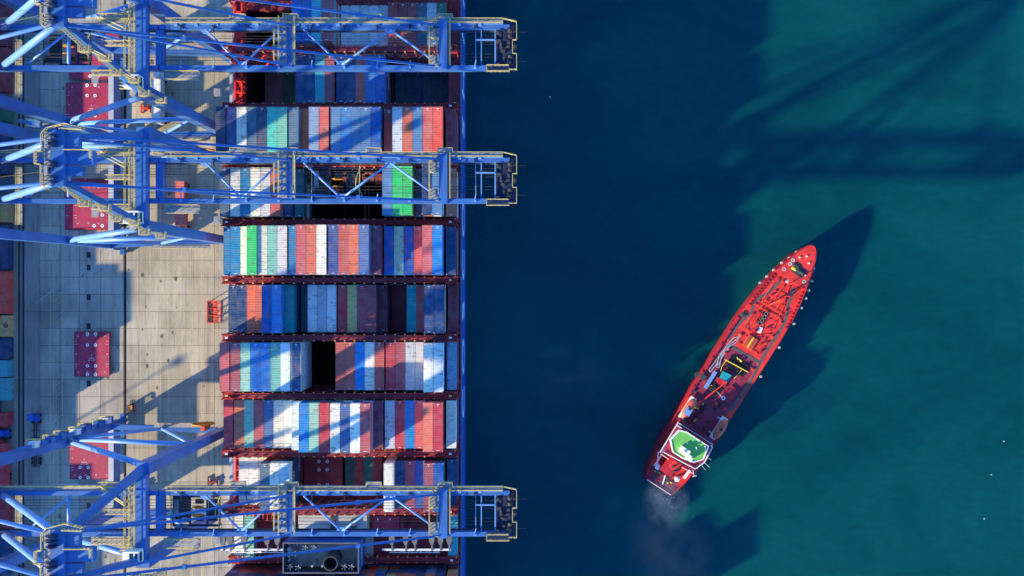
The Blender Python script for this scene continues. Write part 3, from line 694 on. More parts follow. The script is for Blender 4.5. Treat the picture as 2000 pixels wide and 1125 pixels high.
o = link('funnel_lettering', me, fun, (-38.5 + .06 + 43.9, -67.8, 18.4 - WZ)); o.rotation_euler = (R(90), 0, R(90))
b = MB()
for xa, xb in ((-74, -56), (-33, -15.5)):
    b.box(xa, xb, -66.75, -66.3, 19.4, 19.85)
    b.box(xa + 1.5, xb - 3, -68.1, -67.9, 17.4, 17.6)
    k = 0; x = xa + 1.5
    while x < xb - 4:
        b.beam((x, -66.5, 19.4), (x + 1.1, -68, 17.6), .16); b.beam((x + 2.2, -66.5, 19.4), (x + 1.1, -68, 17.6), .16); b.beam((x + 1.1, -68, 17.5), (x + 1.1, -66.5, 19.5), .12); x += 2.2
sb(b, 'crossing_truss', M['white'])
for x in (-73.2, -71.4, -67.8, -62.0, -59.4, -30.4, -26.9, -24.6, -20.3, -18.1, -15.9):
    b = MB(); b.box(x - .18, x + .18, -66.7, -64.4, 19.85, 20.2); b.prism([(x - .7, -62.8), (x + .7, -62.8), (x + .7, -64.0), (x + .25, -65.0), (x - .25, -65.0), (x - .7, -64.0)], 19.9, 20.9); b.box(x - .15, x + .15, -66.7, -66.4, 12.5, 19.4)
    sb(b, 'vent_bracket', M['rim'])
b = MB(); b.box(-36.2, -29.2, -63.0, -59.2, 12.5, 15.9); wb = sb(b, 'winch_house', M['cover_red'])
b = MB(); b.cyl(-34.8, -59.9, 15.9, 16.3, .2, 8); b.cyl(-31.6, -59.9, 15.9, 16.3, .2, 8); sub(b, 'vent_cap', M['white'], wb)
b = MB(); b.box(-28.8, -28.0, -63.0, -59.5, 12.5, 16.6); b.beam((-28.2, -62.8, 12.6), (-26.4, -60, 16), .3); sb(b, 'access_ladder', M['ship_red'])
b = MB(); b.box(-68, -57, -66, -59, 12.5, 13.0)
for k in range(12): b.beam((-70 + k * 1.1, -62, 13), (-68.6 + k * 1.1, -58.2, 16.5), .18)
for k in range(7): b.box(-70, -57, -59 - k * .9, -58.8 - k * .9, 13.2 + (k % 3) * .5, 13.5 + (k % 3) * .5)
sb(b, 'pipe_rack', M['lash_red'])
container(-71.0, -64.0, 15.5, 'white', 'off-white container on the stern deck beside the quay, under the southern boom', 'containers on the stern deck', bodyc='paleteal')
container(-68.3, -64.0, 15.5, 'paleteal', 'pale teal container on the stern deck, second from the quay under the southern boom', 'containers on the stern deck')
container(-15.4, -64.0, 15.5, 'aqua', 'aqua container on the outer edge of the stern deck, beside the hull', 'containers on the stern deck')

# ------------------------------------------------------------------ gantry cranes
def crane_base():
    c = empty('gantry_crane', (-94, 0, 0))
    P = lambda b, n, m='crane', par=None, smooth=False: b.build(n, M[m], par or c, smooth=smooth)
    ZB = 48.0; XW, XL = 14.5, -14.3
    for s in (-1, 1):
        P(MB().beam((XW + 2.4, s * 10.6, 1.4), (XW - .3, s * 10.1, 49), 1.9, 2.1, 2.6, 2.9), 'leg')
        P(MB().beam((XL, s * 11.9, 1.4), (XL - .6, s * 11.7, 28), 1.8, 1.8, 2.0, 2.1), 'leg'); P(MB().beam((XL - .6, s * 11.7, 27.8), (XL - 4.2, s * 11.5, 50.5), 2.0, 2.1, 2.3, 2.5), 'leg')
        for X in (XW + 2.4, XL):
            b = MB()
            for k in (-1, 1):
                b.cbox(X, s * 10.9 + k * 1.7, 0.5, 1.2, 3.0, 1.3)
            bg_ = P(b, 'bogie', 'crane')
            b = MB()
            for k in (-1, 1):
                for j in (-.8, .8): b.tube((X - .3, s * 10.9 + k * 1.7 + j, .42), (X + .3, s * 10.9 + k * 1.7 + j, .42), .4, 12)
            [P(q, 'wheel', 'darkgrey', bg_) for q in split(b)]
        # low and mid portal members along x
        P(MB().beam((XL, s * 11.8, 8.0), (XW, s * 10.8, 8.0), 1.4, 1.5), 'portal_beam')
        P(MB().tube((XL, s * 11.8, 25.5), (XW, s * 10.6, 25.5), .58, 14), 'brace_tube', 'lit_tube_blue', smooth=True)
        P(MB().tube((XL, s * 11.8, 27.5), (XW - .5, s * 10.2, 47), .68, 14), 'brace_tube', 'lit_tube_blue', smooth=True)
        for q in (XL, XW): P(MB().tube((0, s * 11.4, 9), (q * .97, s * (11.8 if q < 0 else 10.7), 24.6), .42, 12), 'brace_tube', 'lit_tube_blue', smooth=True)
        # walkway on the low beam
        b = MB(); b.box(-2, 13, s * 12.3 - .6, s * 12.3 + .6, 8.7, 8.85); wk = P(b, 'walkway', 'grating')
        P(MB().rail([(-2, s * 12.8, 8.85), (13, s * 12.8, 8.85)]), 'handrail', 'yellow', wk)
        # boom and back girders
        b = MB(); b.box(-44, 17.0, s * 4.45 - .48, s * 4.45 + .48, ZB - 1.8, ZB); b.box(17.3, 86, s * 4.45 - .48, s * 4.45 + .48, ZB - 1.8, ZB)
        b.add([(86, s * 4.45 - .48, ZB - 1.8), (86, s * 4.45 + .48, ZB - 1.8), (93.5, s * 4.45 + .45, ZB - 1.0), (93.5, s * 4.45 - .45, ZB - 1.0),
               (86, s * 4.45 - .5, ZB), (86, s * 4.45 + .5, ZB), (93.5, s * 4.45 + .45, ZB), (93.5, s * 4.45 - .45, ZB)],
              [(3, 2, 1, 0), (4, 5, 6, 7), (0, 1, 5, 4), (1, 2, 6, 5), (2, 3, 7, 6), (3, 0, 4, 7)])
        gd = P(b, 'boom_girder')
        b = MB(); b.box(-44, 92.5, s * 3.8 - .1, s * 3.8 + .1, ZB - 1.7, ZB - 1.4); P(b, 'trolley_rail', 'steelrail', gd)
        b = MB()
        for k in range(10):
            X = 22 + k * 7.1
            b.beam((X, s * 4.2, ZB + .1), (X + .3, s * 3.0, ZB + .5), .18, .18); b.cbox(X + .1, s * 4.5, ZB, .5, .4, .5)
        for q in split(b, 2): P(q, 'festoon_bracket', 'crane_dark' if s > 0 else 'lit_tube_blue', gd)
        # stays
        P(MB().beam((11.6, s * 3.9, 74.6), (46.0, s * 4.3, ZB + .7), .42, .42), 'forestay')
        P(MB().beam((11.6, s * 4.5, 75.0), (78.6, s * 4.5, ZB + .7), .42, .42), 'forestay')
        P(MB().tube((11.2, s * 3.9, 74.6), (-16.5, s * 4.2, ZB + .3), .66, 16), 'backstay', 'lit_tube_blue', smooth=True)
        P(MB().tube((11.0, s * 4.1, 75.0), (-42, s * 4.4, ZB + .3), .40, 12), 'backstay', 'lit_tube_blue', smooth=True)
        P(MB().beam((XW - .6, s * 9.9, 48.2), (12.2, s * 4.2, 74.4), 1.5, 1.5, 1.1, 1.1), 'mast_leg')
        b = MB()
        for X in (31, 62):
            t_ = (X - 11.6) / 67; zz = 75 - t_ * 26.3; b.cbox(X, s * 4.5, zz - .35, .9, .8, .7)
        for q in split(b): P(q, 'stay_link')
    # north girder walkway
    b = MB(); b.box(19, 92, 5.15, 6.1, ZB - .35, ZB - .25); b.box(-40, 12, 5.15, 6.1, ZB - .35, ZB - .25)
    for X in (34.5, 46, 64, 79.5): b.box(X - 1.6, X + 1.6, 6.1, 7.0, ZB - .35, ZB - .25)
    wk = P(b, 'walkway', 'grating')
    b = MB(); pts = [(19, 6.05)]
    for X in (34.5, 46, 64, 79.5): pts += [(X - 1.6, 6.05), (X - 1.6, 6.95), (X + 1.6, 6.95), (X + 1.6, 6.05)]
    pts += [(92, 6.05)]; b.rail([(x, y, ZB - .25) for x, y in pts], 1.1, .045); b.rail([(19, 5.2, ZB - .2), (92, 5.2, ZB - .2)], 1.0, .05, 3); b.rail([(-40, 6.05, ZB - .25), (12, 6.05, ZB - .25)], 1.1, .06)
    P(b, 'handrail', 'yellow', wk)
    b = MB()
    for k in range(16): b.cbox(21 + k * 4.4, 4.8, ZB + .0, .7, .5, .35)
    b.tube((19, 5.0, ZB + .12), (92, 5.0, ZB + .12), .1, 6); P(b, 'cable_tray', 'lit_tube_blue', wk)
    # cross members
    P(MB().box(XW - 1.7, XW + .5, -10.2, 10.2, ZB - .6, ZB + 1.4), 'cross_beam'); P(MB().box(XL - 5.4, XL - 3.2, -11.5, 11.5, ZB + .2, ZB + 2.6), 'cross_beam')
    P(MB().box(16.4, 18.0, -3.85, 3.85, ZB - 1.8, ZB - .2), 'cross_beam'); P(MB().tube((-2.7, -3.9, ZB - .6), (-2.7, 3.9, ZB - .6), .38, 12), 'cross_tube', 'lit_tube_blue', smooth=True)
    for xa_, xb_, yy_, za_, zb_ in ((XW + 2.6, XW + 4.2, 13, 3.2, 5.9), (XL - .9, XL + .5, 13, 3.6, 7.2)):
        sl = P(MB().box(xa_, xb_, -yy_, yy_, za_, zb_), 'sill_beam'); P(MB().box(xa_, xb_, -yy_, yy_, zb_ + .004, zb_ + .05), 'sill_top', 'sill', sl)
    b = MB(); b.box(XW - 3.0, XW - 1.72, -9, 9, ZB + .6, ZB + .7); wk = P(b, 'walkway', 'grating')
    b = MB(); b.rail([(XW - 2.95, -9, ZB + .7), (XW - 2.95, 9, ZB + .7)], 1.1, .06, 1.2); b.rail([(XW - 1.6, -9, ZB + 1.4), (XW - 1.6, 9, ZB + 1.4)], 1.0, .05, 1.6); P(b, 'handrail', 'yellow', wk)
    # plan bracing between the girders
    zig = [(27.3, 1), (35.1, -1), (43.5, 1)], [(48.6, 1), (56.9, -1), (67.5, 1), (78.4, -1)], [(-2, 1), (-12, -1)]
    for z_ in zig:
        for (xa, sa), (xb, sb_) in zip(z_, z_[1:]): P(MB().tube((xa, sa * 3.9, ZB - .3), (xb, sb_ * 3.9, ZB - .3), .24, 8), 'plan_brace', 'lit_tube_blue', smooth=True)
    b = MB()
    for X, s in ((27.3, 1), (35.1, -1), (56.9, -1), (67.5, 1)): b.prism([(X - 1.3, s * 3.9), (X + 1.3, s * 3.9), (X + .5, s * 3.0), (X - .5, s * 3.0)], ZB - .45, ZB - .15)
    for q in split(b): P(q, 'gusset_plate', 'lit_tube_blue')
    # mid boom machinery platform
    b = MB(); b.box(43.6, 45.2, -3.9, 6.3, ZB + .3, ZB + .42); b.box(46.3, 47.0, -3.9, 6.3, ZB + .3, ZB + .42); mp = P(b, 'machinery_platform', 'grating')
    b = MB(); b.rail([(43.6, -3.9, ZB + .42), (43.6, 6.3, ZB + .42)], 1.1, .06, 1.0); b.rail([(47.0, -3.9, ZB + .42), (47.0, 6.3, ZB + .42)], 1.1, .06, 1.0); b.rail([(42.6, -3.2, ZB + .42), (42.6, 3.6, ZB + .42)], 1.1, .05, 1.2); P(b, 'handrail', 'yellow', mp)
    b = MB()
    for y in (-3, -1.6, .2, 1.8, 3.2): b.box(42.2, 45.9, y - .25, y + .25, ZB - .4, ZB + .2); b.tube((43.2, y + .5, ZB + .3), (44.9, y + .5, ZB + .3), .34, 10)
    b.box(45.2, 46.2, -4.4, 4.4, ZB - 1.0, ZB + .25); [P(q, 'sheave_block', 'crane', mp) for q in split(b)]
    # outer tie platform
    P(MB().box(78.2, 80.0, -5, 5.6, ZB + .02, ZB + 1.1), 'cross_beam')
    b = MB(); b.box(76.2, 78.1, 1.6, 4.0, ZB + .1, ZB + .22); b.box(76.2, 78.1, -4.0, -1.8, ZB + .1, ZB + .22); b.box(80.05, 80.6, -4, 5.6, ZB + .1, ZB + .22); op = P(b, 'tie_platform', 'grating')
    b = MB()
    b.rail([(78.1, 6.2, ZB + .22), (76.9, 5.2, ZB + .22), (76.9, 4.1, ZB + .22), (76.1, 4.0, ZB + .22), (76.1, 1.6, ZB + .22), (78.1, 1.6, ZB + .22)], 1.1, .07, .8)
    b.rail([(76.1, 1.6, ZB + .22), (76.1, -1.8, ZB + .22), (76.1, -4.3, ZB + .22), (78.1, -4.6, ZB + .22)], 1.1, .07, .8); b.rail([(80.6, 5.8, ZB + .22), (80.6, -4, ZB + .22)], 1.1, .07, .7); b.rail([(77.8, 1.5, ZB + .22), (77.8, -1.7, ZB + .22)], 1.0, .05, .8)
    P(b, 'handrail', 'yellow', op)
    # boom tip
    b = MB(); b.box(93.2, 95.0, 1.4, 4.9, ZB - .5, ZB - .35); b.box(92.0, 94.2, -1.6, 1.4, ZB - .5, ZB - .35); b.box(93.2, 95.0, -4.9, -1.6, ZB - .5, ZB - .35); b.box(90.5, 93.2, -3.9, 3.9, ZB - 1.3, ZB - 1.15); b.box(88.5, 93.2, -5.6, -4.0, ZB + .1, ZB + .2); tp = P(b, 'tip_platform', 'crane_dark')
    b = MB(); zt = ZB - .35
    b.rail([(92, 6.05, zt), (94.9, 5.4, zt), (95.0, 4.9, zt), (95.0, 1.4, zt), (94.1, 1.4, zt), (94.1, -1.6, zt), (95.0, -1.6, zt), (95.0, -5.0, zt), (93.2, -5.0, zt)], 1.1, .055, .9)
    b.rail([(93.2, -4.2, ZB + .2), (88.5, -4.2, ZB + .2), (88.5, -5.5, ZB + .2), (93.4, -5.5, ZB + .2)], 1.1, .05, .9)
    P(b, 'handrail', 'yellow', tp)
    b = MB(); rr_ = random.Random(3)
    for k in range(30):
        x, y = rr_.uniform(90.6, 94.6), rr_.uniform(-3.8, 4.2); b.cbox(x, y, ZB - .35, rr_.uniform(.3, .9), rr_.uniform(.3, .8), rr_.uniform(.3, .9))
    for y in (-2.2, 2.2, 3.4): b.tube((93.6, y - .3, ZB + .2), (93.6, y + .3, ZB + .2), .5, 12)
    for y in (-3.2, 3.2): b.tube((94.9, y, ZB), (97.2, y, ZB), .05, 5)
    P(b, 'tip_machinery', 'darkgrey', tp)
    b = MB(); b.box(90.2, 90.5, -4, 4, ZB - .9, ZB - .6); b.box(87.2, 87.4, -4, 4, ZB - .9, ZB - .7); b.box(86.0, 86.15, -4, 4, ZB - .9, ZB - .75)
    b.box(86.0, 90.2, 1.6, 1.9, ZB - .8, ZB - .5); P(b, 'end_beam', 'lit_tube_blue')
    mh_ = P(MB().box(-44, -22.5, -5.5, 5.5, ZB + .1, ZB + 7.5), 'machinery_house', 'white'); P(MB().box(-43, -24, -4.6, 4.6, ZB + 7.5, ZB + 8.0), 'house_roof', 'sill', mh_)
    # ropes
    b = MB()
    for y in (-2.6, -1.9, -1.2, .9, 1.5, 2.1, 2.7): b.tube((-40, y, ZB - 1.0), (91, y, ZB - 1.0), .05, 4)
    for y in (-.9, 1.1): b.tube((11, y * 2, 74.8), (-44, y * 4, ZB + 4), .05, 4)
    P(b, 'hoist_rope', 'rope')
    # mast head
    b = MB(); b.box(10.2, 12.6, -4.9, 5.2, 74.2, 75.6); b.box(12.6, 15.0, 1.2, 5.0, 73.8, 75.0); b.box(12.6, 17.5, -.9, 1.6, 73.4, 74.8); b.box(12.6, 15.6, -2.9, -1.2, 73.8, 74.9); mh = P(b, 'mast_head')
    b = MB()
    for y in (-4.2, -3.3, -1.4, -.6, 2.3, 3.2, 4.2): b.tube((10.8, y - .15, 76.2), (10.8, y + .15, 76.2), .95, 16)
    P(b, 'sheave_wheel', 'crane_dark', mh, True)
    b = MB()
    b.rail([(9.6, -5.4, 75), (8.7, -4.6, 75), (8.7, -1.0, 75), (7.6, -.9, 75), (7.6, 1.4, 75), (8.8, 1.5, 75), (8.8, 4.6, 75), (9.8, 5.6, 75), (13.0, 6.4, 75), (16.2, 5.6, 75)], 1.1, .07, .7)
    b.rail([(12.8, 5.4, 75.6), (16.4, 5.2, 75.6)], 1.1, .06, .7); b.rail([(12.6, 1.7, 74.8), (17.4, 1.7, 74.8), (17.4, .2, 74.8)], 1.0, .06, .7)
    P(b, 'handrail', 'yellow', mh)
    b = MB(); b.box(8.7, 10.1, -4.7, 5.0, 74.9, 75.0); b.box(8.9, 9.9, 2.0, 3.2, 75.0, 76.0); b.box(8.9, 9.9, -2.6, -1.4, 75, 76); P(b, 'head_platform', 'grating', mh)
    # zig-zag stair beside the south mast leg
    b = MB(); st = MB(); z = 74.2; X, Y = 12.0, -5.0
    for k in range(6):
        X2 = X + (1.7 if k % 2 == 0 else 1.0); Y2 = Y - (2.3 if k % 2 == 0 else .4); z2 = z - 4.1
        for off in (-.45, .45):
            b.beam((X + off, Y, z), (X2 + off, Y2, z2), .14, .2); b.beam((X + off, Y, z + 1), (X2 + off, Y2, z2 + 1), .1)
        for q in range(9):
            t_ = q / 9; st.box(X + (X2 - X) * t_ - .45, X + (X2 - X) * t_ + .45, Y + (Y2 - Y) * t_ - .12, Y + (Y2 - Y) * t_ + .12, z + (z2 - z) * t_, z + (z2 - z) * t_ + .05)
        st.box(X2 - 1.0, X2 + 1.0, Y2 - .8, Y2 + .5, z2 - .05, z2); b.rail([(X2 - 1, Y2 - .8, z2), (X2 + 1, Y2 - .8, z2), (X2 + 1, Y2 + .5, z2)], 1.0, .06, .6); b.rail([(X2 - 1, Y2 - .8, z2), (X2 - 1, Y2 + .5, z2)], 1.0, .06, .6)
        X, Y, z = X2 - (2.2 if k % 2 else 0) + .6, Y2 + (.6 if k % 2 else 0), z2
    sr = P(b, 'stair', 'yellow'); P(st, 'stair_tread', 'grating', sr)
    # access walkways west of the cross beam, low and high
    b = MB()
    for y, x0 in ((6.5, 4.5), (-5.8, 3.0), (.6, 6)): b.box(x0, 11.5, y - .5, y + .5, ZB - .2, ZB - .1)
    b.box(2.5, 4.0, -8, -5, ZB - .2, ZB - .1); wk = [P(q, 'access_walkway', 'grating') for q in split(b)][0]
    b = MB()
    for y, x0 in ((6.5, 4.5), (-5.8, 3.0), (.6, 6)):
        for s in (-.5, .5): b.rail([(x0, y + s, ZB - .1), (11.5, y + s, ZB - .1)], 1.1, .06, 1.0)
    b.rail([(10.2, 8.2, ZB), (10.2, 1, ZB), (10.2, -8.2, ZB)], 1.1, .05, 1); b.beam((5, 6.2, ZB + 1), (11, 3.2, ZB + 3), .2); b.beam((5, 5.4, ZB + .6), (11, 2.4, ZB + 2.4), .2); b.rail([(19, -7.2, ZB), (26, -7.2, ZB)], 1, .05); b.rail([(19, -5.4, ZB), (26, -5.4, ZB)], 1, .05)
    P(b, 'handrail', 'yellow', wk)
    b = MB(); b.box(18.1, 26, -7.2, -5.4, ZB - .5, ZB - .4); b.cbox(27.2, -8, 40, 1.4, 1.6, 1.2); [P(q, 'side_platform', 'grating', wk) for q in split(b)]
    # cabin hanging at the waterside beam
    b = MB(); b.box(11.2, 14.6, -9.6, -7.0, ZB + 1.5, ZB + 3.7); cb = P(b, 'operator_cabin', 'white')
    b = MB(); b.box(12.6, 13.4, -9.0, -7.4, ZB + 3.7, ZB + 3.74); b.box(13.8, 14.3, -9.0, -7.4, ZB + 3.7, ZB + 3.74); b.box(14.6, 14.64, -9.3, -7.3, ZB + 2.2, ZB + 3.3); P(b, 'cabin_window', 'glass', cb)
    P(MB().cyl(12.4, -10.4, ZB + 1, ZB + 1.8, .75, 16), 'antenna_dome', 'grating', cb)
    b = MB()
    for k in range(5): b.rail([(9.6, -9.5 + k * .7, ZB + 1), (11.2, -9.5 + k * .7, ZB + 1)], .9, .05, .8)
    P(b, 'cabin_ladder', 'yellow', cb)
    # equipment steps up the north landside leg
    b = MB(); h_ = MB(); r_ = MB()
    for k in range(7):
        z = 9 + k * 5.2; y = 13.6; x = XL + (k % 2) * .6
        b.box(x - 1.6, x + 1.4, y - .7, y + 1.2, z, z + .15); r_.rail([(x - 1.6, y + 1.2, z), (x + 1.4, y + 1.2, z)], 1.1, .09, .8); r_.rail([(x - 1.6, y - .3, z), (x - 1.6, y + 1.2, z)], 1.1, .09, .8)
        (h_ if k % 3 == 0 else b).box(x - .5, x + 1.1, y - .5, y + .9, z + .15, z + 2.3)
        b.beam((x + 1.2, y, z), (x - .6, y, z + 5.2), .7, .15)
    lf = P(b, 'stair_tower'); P(h_, 'electrical_box', 'white', lf); P(r_, 'handrail', 'yellow', lf)
    b = MB(); b.rail([(XL - 4.1, 4, ZB - 8), (XL - 4.1, -9, ZB - 8)], 1.1, .05, 2.2); b.rail([(XL - 3.5, 4, ZB - 8), (XL - 3.5, -9, ZB - 8)], 1.1, .05, 2.2); bw = P(b, 'back_walkway', 'yellow'); P(MB().box(XL - 4.3, XL - 3.3, -9, 4, ZB - 8.1, ZB - 8), 'walk_grating', 'grating', bw)
    # cable reel
    b = MB(); cx, cy, cz = 12.2, 13.1, 11.5
    b.tube((cx, cy - .12, cz), (cx, cy + .12, cz), 2.9, 28); b.tube((cx, cy - .5, cz), (cx, cy + .5, cz), .7, 12)
    for k in range(12): a = k * R(30); b.beam((cx, cy + .2, cz), (cx + math.cos(a) * 2.8, cy + .2, cz + math.sin(a) * 2.8), .14)
    rl = P(b, 'cable_reel', 'orange'); P(MB().box(cx - .5, cx + .5, cy - 1.8, cy - .6, cz - 3, cz + .5), 'reel_motor', 'rust', rl)
    return c

def trolley(x, cy, label, spreader=True):
    t = empty('crane_trolley', (x, cy, 44.6))
    P = lambda b, n, m, par=None: b.build(n, M[m], par or t)
    b = MB(); b.box(-5.2, 5.2, -3.4, -3.0, 1.0, 1.4); b.box(-5.2, 5.2, 3.0, 3.4, 1.0, 1.4)
    for xx in (-5.2, -1.6, 2.2, 4.9): b.box(xx, xx + .35, -3.0, 3.0, 1.0, 1.35)
    P(b, 'trolley_frame', 'crane_dark')
    b = MB(); b.box(-4.9, -1.9, -2.6, 2.8, -.3, .9); b.box(2.6, 4.8, -2.2, 2.4, .0, 1.0); b.cbox(.6, -1.8, 0, 1.4, 1, .9); b.cbox(.4, 1.9, 0, 1.6, .9, .9); P(b, 'trolley_machinery', 'darkgrey')
    b = MB(); b.rail([(-5.2, -3.6, 1.4), (-5.2, 3.6, 1.4)], 1, .05, .9); b.rail([(5.3, -3.6, 1.4), (5.3, 3.6, 1.4)], 1, .05, .9); b.path([(5.6, 3.4, 2), (4.6, 1.2, 2), (4.4, -.6, 2), (5.8, -2.6, 2), (5.9, -3.6, 2)], .09)
    P(b, 'handrail', 'yellow')
    b = MB(); b.tube((-4.6, -3.4, 1.6), (-1.6, -3.4, 1.6), .32, 10); b.box(-4.9, -3.9, -1.2, 2.6, .95, 1.5); b.tube((-5.4, -1.4, 1.1), (-4.8, -1.4, 1.1), .6, 12); P(b, 'cable_duct', 'grating')
    for y in (-.9, .8):
        b = MB(); b.tube((.2, y - .12, 1.3), (.2, y + .12, 1.3), .95, 18); b.box(-.9, 1.5, y - .15, y + .15, .9, 1.5); P(b, 'hoist_sheave', 'orange')
    P(MB().cbox(.2, -1.6, .95, .7, .6, .6), 'hoist_motor', 'rust')
    tag(t, label, 'crane trolley', 'trolleys running under the crane booms'); return t

CY = {'north': 52.4, 'mid': 23.4, 'south': -49.1}
base = crane_base()
tag(base, 'blue ship-to-shore gantry crane in the middle, its boom over the fourth row of containers', 'gantry crane', 'blue gantry cranes on the quay'); base.location = (-94, CY['mid'], 0)
c2 = copy_tree(base, None, (-94, CY['north'], 0)); c2['label'] = 'blue ship-to-shore gantry crane nearest the top edge of the photo'
c3 = copy_tree(base, None, (-94, CY['south'], 0)); c3['label'] = 'southernmost blue ship-to-shore gantry crane, near the bottom edge with its boom past the funnel'
trolley(-38.7, CY['mid'] - .2, 'dark crane trolley with two orange sheaves above the open hold')
trolley(-69.5, CY['south'], 'dark crane trolley under the southern boom, over the quay edge')
trolley(-98.0, CY['north'], 'dark crane trolley under the northern crane, near the white trailer')

# ------------------------------------------------------------------ hatch covers on the quay
def quay_cover(x0, x1, y0, y1, z0, z1, label, nums, rows, group='red hatch covers laid on the quay', mx=None, text=True):
    e = MB().box(x0, x1, y0, y1, z1 - .35, z1).box(x0 + .25, x1 - .25, y0 + .25, y1 - .25, z0, z1 - .35).build('hatch_cover', M['cover_red'])
    tag(e, label, 'hatch cover', group)
    cx, cy = (x0 + x1) / 2 if mx is None else mx, (y0 + y1) / 2
    for yy in rows:
        for xx in (-1.12, 1.12):
            MB().ring(cx + xx, yy, z1, z1 + .06, .46, .2, 18).build('lashing_socket', M['mark'], e)
    b = MB()
    for yy in (y0 + (y1 - y0) * .28, y0 + (y1 - y0) * .72):
        b.box(x0 + .1, x0 + 1.1, yy - .03, yy + .03, z1, z1 + .004); b.box(x1 - 1.1, x1 - .1, yy - .03, yy + .03, z1, z1 + .004)
    b.build('guide_mark', M['mark'], e)
    for y_ in (y0 + .06, y1 - .16): MB().box(x0 + .4, x1 - .4, y_, y_ + .1, z1, z1 + .05).build('edge_bar', M['ship_red'], e)
    if text:
        for s, dy, sz in (('1', -.3, .75), (nums[0], -1.15, .55), (nums[1], -1.75, .55)):
            link('stencilled_marking', text_mesh(s, sz, M['mark'], 'stencilled_marking', .004), e, (cx, cy + dy, z1 + .008))
        for s, fx, fy in (('04', .12, .9), ('03', .38, .9), ('02', .62, .9), ('01', .88, .9), ('04', .12, .1), ('03', .38, .1), ('02', .62, .1), ('01', .88, .1), ('17', .06, .78), ('17', .94, .78), ('18', .06, .5), ('18', .94, .5), ('19', .06, .22), ('19', .94, .22)):
            link('stencilled_marking', text_mesh(s, .5, M['mark'], 'stencilled_marking', .004), e, (x0 + fx * (x1 - x0), y0 + fy * (y1 - y0), z1 + .008))
    return e
quay_cover(-122.1, -112.3, -24.7, -12.2, 0, .9, 'crimson hatch cover lying alone on the shaded quay with white ring sockets', ('HOLD', '07 11 07'), (-12.8, -15.9, -21.7, -24.1))
quay_cover(-123.2, -111.4, -53.3, -41.6, 0, 1.0, 'crimson hatch cover under the southern crane, partly below its braces', ('HOLD', '01 11 07'), (-44.1, -50.0, -52.8), mx=-119.2)
quay_cover(-124.3, -109.4, 44.9, 57.2, 0, 1.1, 'large crimson hatch cover under the northern crane, beside the white trailer', ('SIDE', '47 55 57'), (56.5, 53.6, 48.0), mx=-117.2)
quay_cover(-123.4, -109.4, 58.2, 71.0, 0, 1.1, 'crimson hatch cover at the top, half hidden under the northern crane boom', ('HOLD', '47 55 57'), (59.0,), text=False)
quay_cover(-124.6, -109.7, 16.2, 30.5, 0, 1.0, 'lower crimson hatch cover of the pair stacked under the middle crane', ('', ''), (), text=False)
quay_cover(-121.4, -110.0, 16.6, 29.0, 1.3, 2.6, 'upper sunlit crimson hatch cover of the pair stacked under the middle crane', ('HOLD', '13 14 15'), (28.3, 20.2, 17.2), mx=-114.4)

# ------------------------------------------------------------------ vehicles and loose things on the quay
def truck(x, y, hd, cabm, label, cont=None, length=12.6):
    t = empty('terminal_tractor', (x, y, 0), 0 if hd > 0 else math.pi)
    P = lambda b, n, m, par=None: b.build(n, M[m], par or t)
    b = MB(); b.box(-.45, -.2, -6.2, 6.2, .95, 1.2); b.box(.2, .45, -6.2, 6.2, .95, 1.2)
    for k in range(7): b.box(-1.15, 1.15, -6.1 + k * 2, -5.9 + k * 2, 1.0, 1.22)
    P(b, 'trailer', 'darkgrey')
    b = MB(); b.box(-1.15, 1.15, 6.5, 8.6, .7, 1.3); b.box(-1.15, .35, 7.0, 8.6, 1.3, 2.9); b.box(.45, 1.15, 7.2, 8.4, 1.3, 2.0); cab = P(b, 'cab', cabm)
    b = MB(); b.box(-1.0, .2, 8.6, 8.63, 1.8, 2.7); b.box(-1.18, -1.15, 7.3, 8.3, 1.8, 2.6); P(b, 'windscreen', 'glass', cab)
    for yy in (-5.2, -4.0, 6.3, 8.1):
        for s in (-1, 1): P(MB().tube((s * .75, yy, .5), (s * 1.2, yy, .5), .5, 14), 'wheel', 'black')
    tag(t, label, 'truck', 'terminal tractors with trailers on the quay'); return t
truck(-91.4, 23.3, -1, 'white', 'terminal tractor carrying a red container beneath the middle crane boom')
container(-91.4, 23.3, 3.85, 'salmon', 'salmon red container on a trailer under the middle crane boom', 'containers on trailers')
truck(-97.9, 51.4, 1, 'white', 'terminal tractor carrying a white container beside the northern crane leg')
container(-97.9, 51.4, 3.85, 'bwhite', 'white smooth-roofed container on a trailer beside the northern crane leg', 'containers on trailers', reefer=True)
truck(-132.8, -43.6, 1, 'hull_blue', 'blue terminal tractor with empty trailer in the shade near the yard rails')
truck(-141.2, -48.0, 1, 'hull_blue', 'blue terminal tractor at the left edge beside the red yard container')
container(-141.0, -49.0, 3.85, 'crimson', 'red container on a trailer at the left edge, lower down', 'containers on trailers')

g = empty('lashing_cage', (-82.9, -6.6, 0)); tag(g, 'orange-red steel lashing cage standing by the ship on the quay', 'cage')
b = MB()
for x in (-1.4, 1.4):
    for y in (-3, -1, 1, 3): b.cbox(x, y, 0, .18, .18, 2.6)
    b.box(x - .09, x + .09, -3, 3, 2.5, 2.7); b.box(x - .09, x + .09, -3, 3, 0, .2)
for y in (-3, -1, 1, 3): b.box(-1.4, 1.4, y - .09, y + .09, 2.5, 2.7)
b.build('cage_frame', M['redbright'], g)
MB().box(-1.3, 1.3, -2.9, 2.9, 2.30, 2.42).build('cage_roof', M['rust'], g)
b = MB(); r_ = random.Random(5)
for k in range(9): b.cyl(-.6 + r_.uniform(-.3, .3), -2.5 + k * .62, 2.42, 2.55, r_.uniform(.25, .42), 8)
b.build('roof_hole', M['darkgrey'], g)
b = MB()
for k in range(8): b.box(.4, 1.25, -2.7 + k * .7, -2.45 + k * .7, 2.42, 2.62)
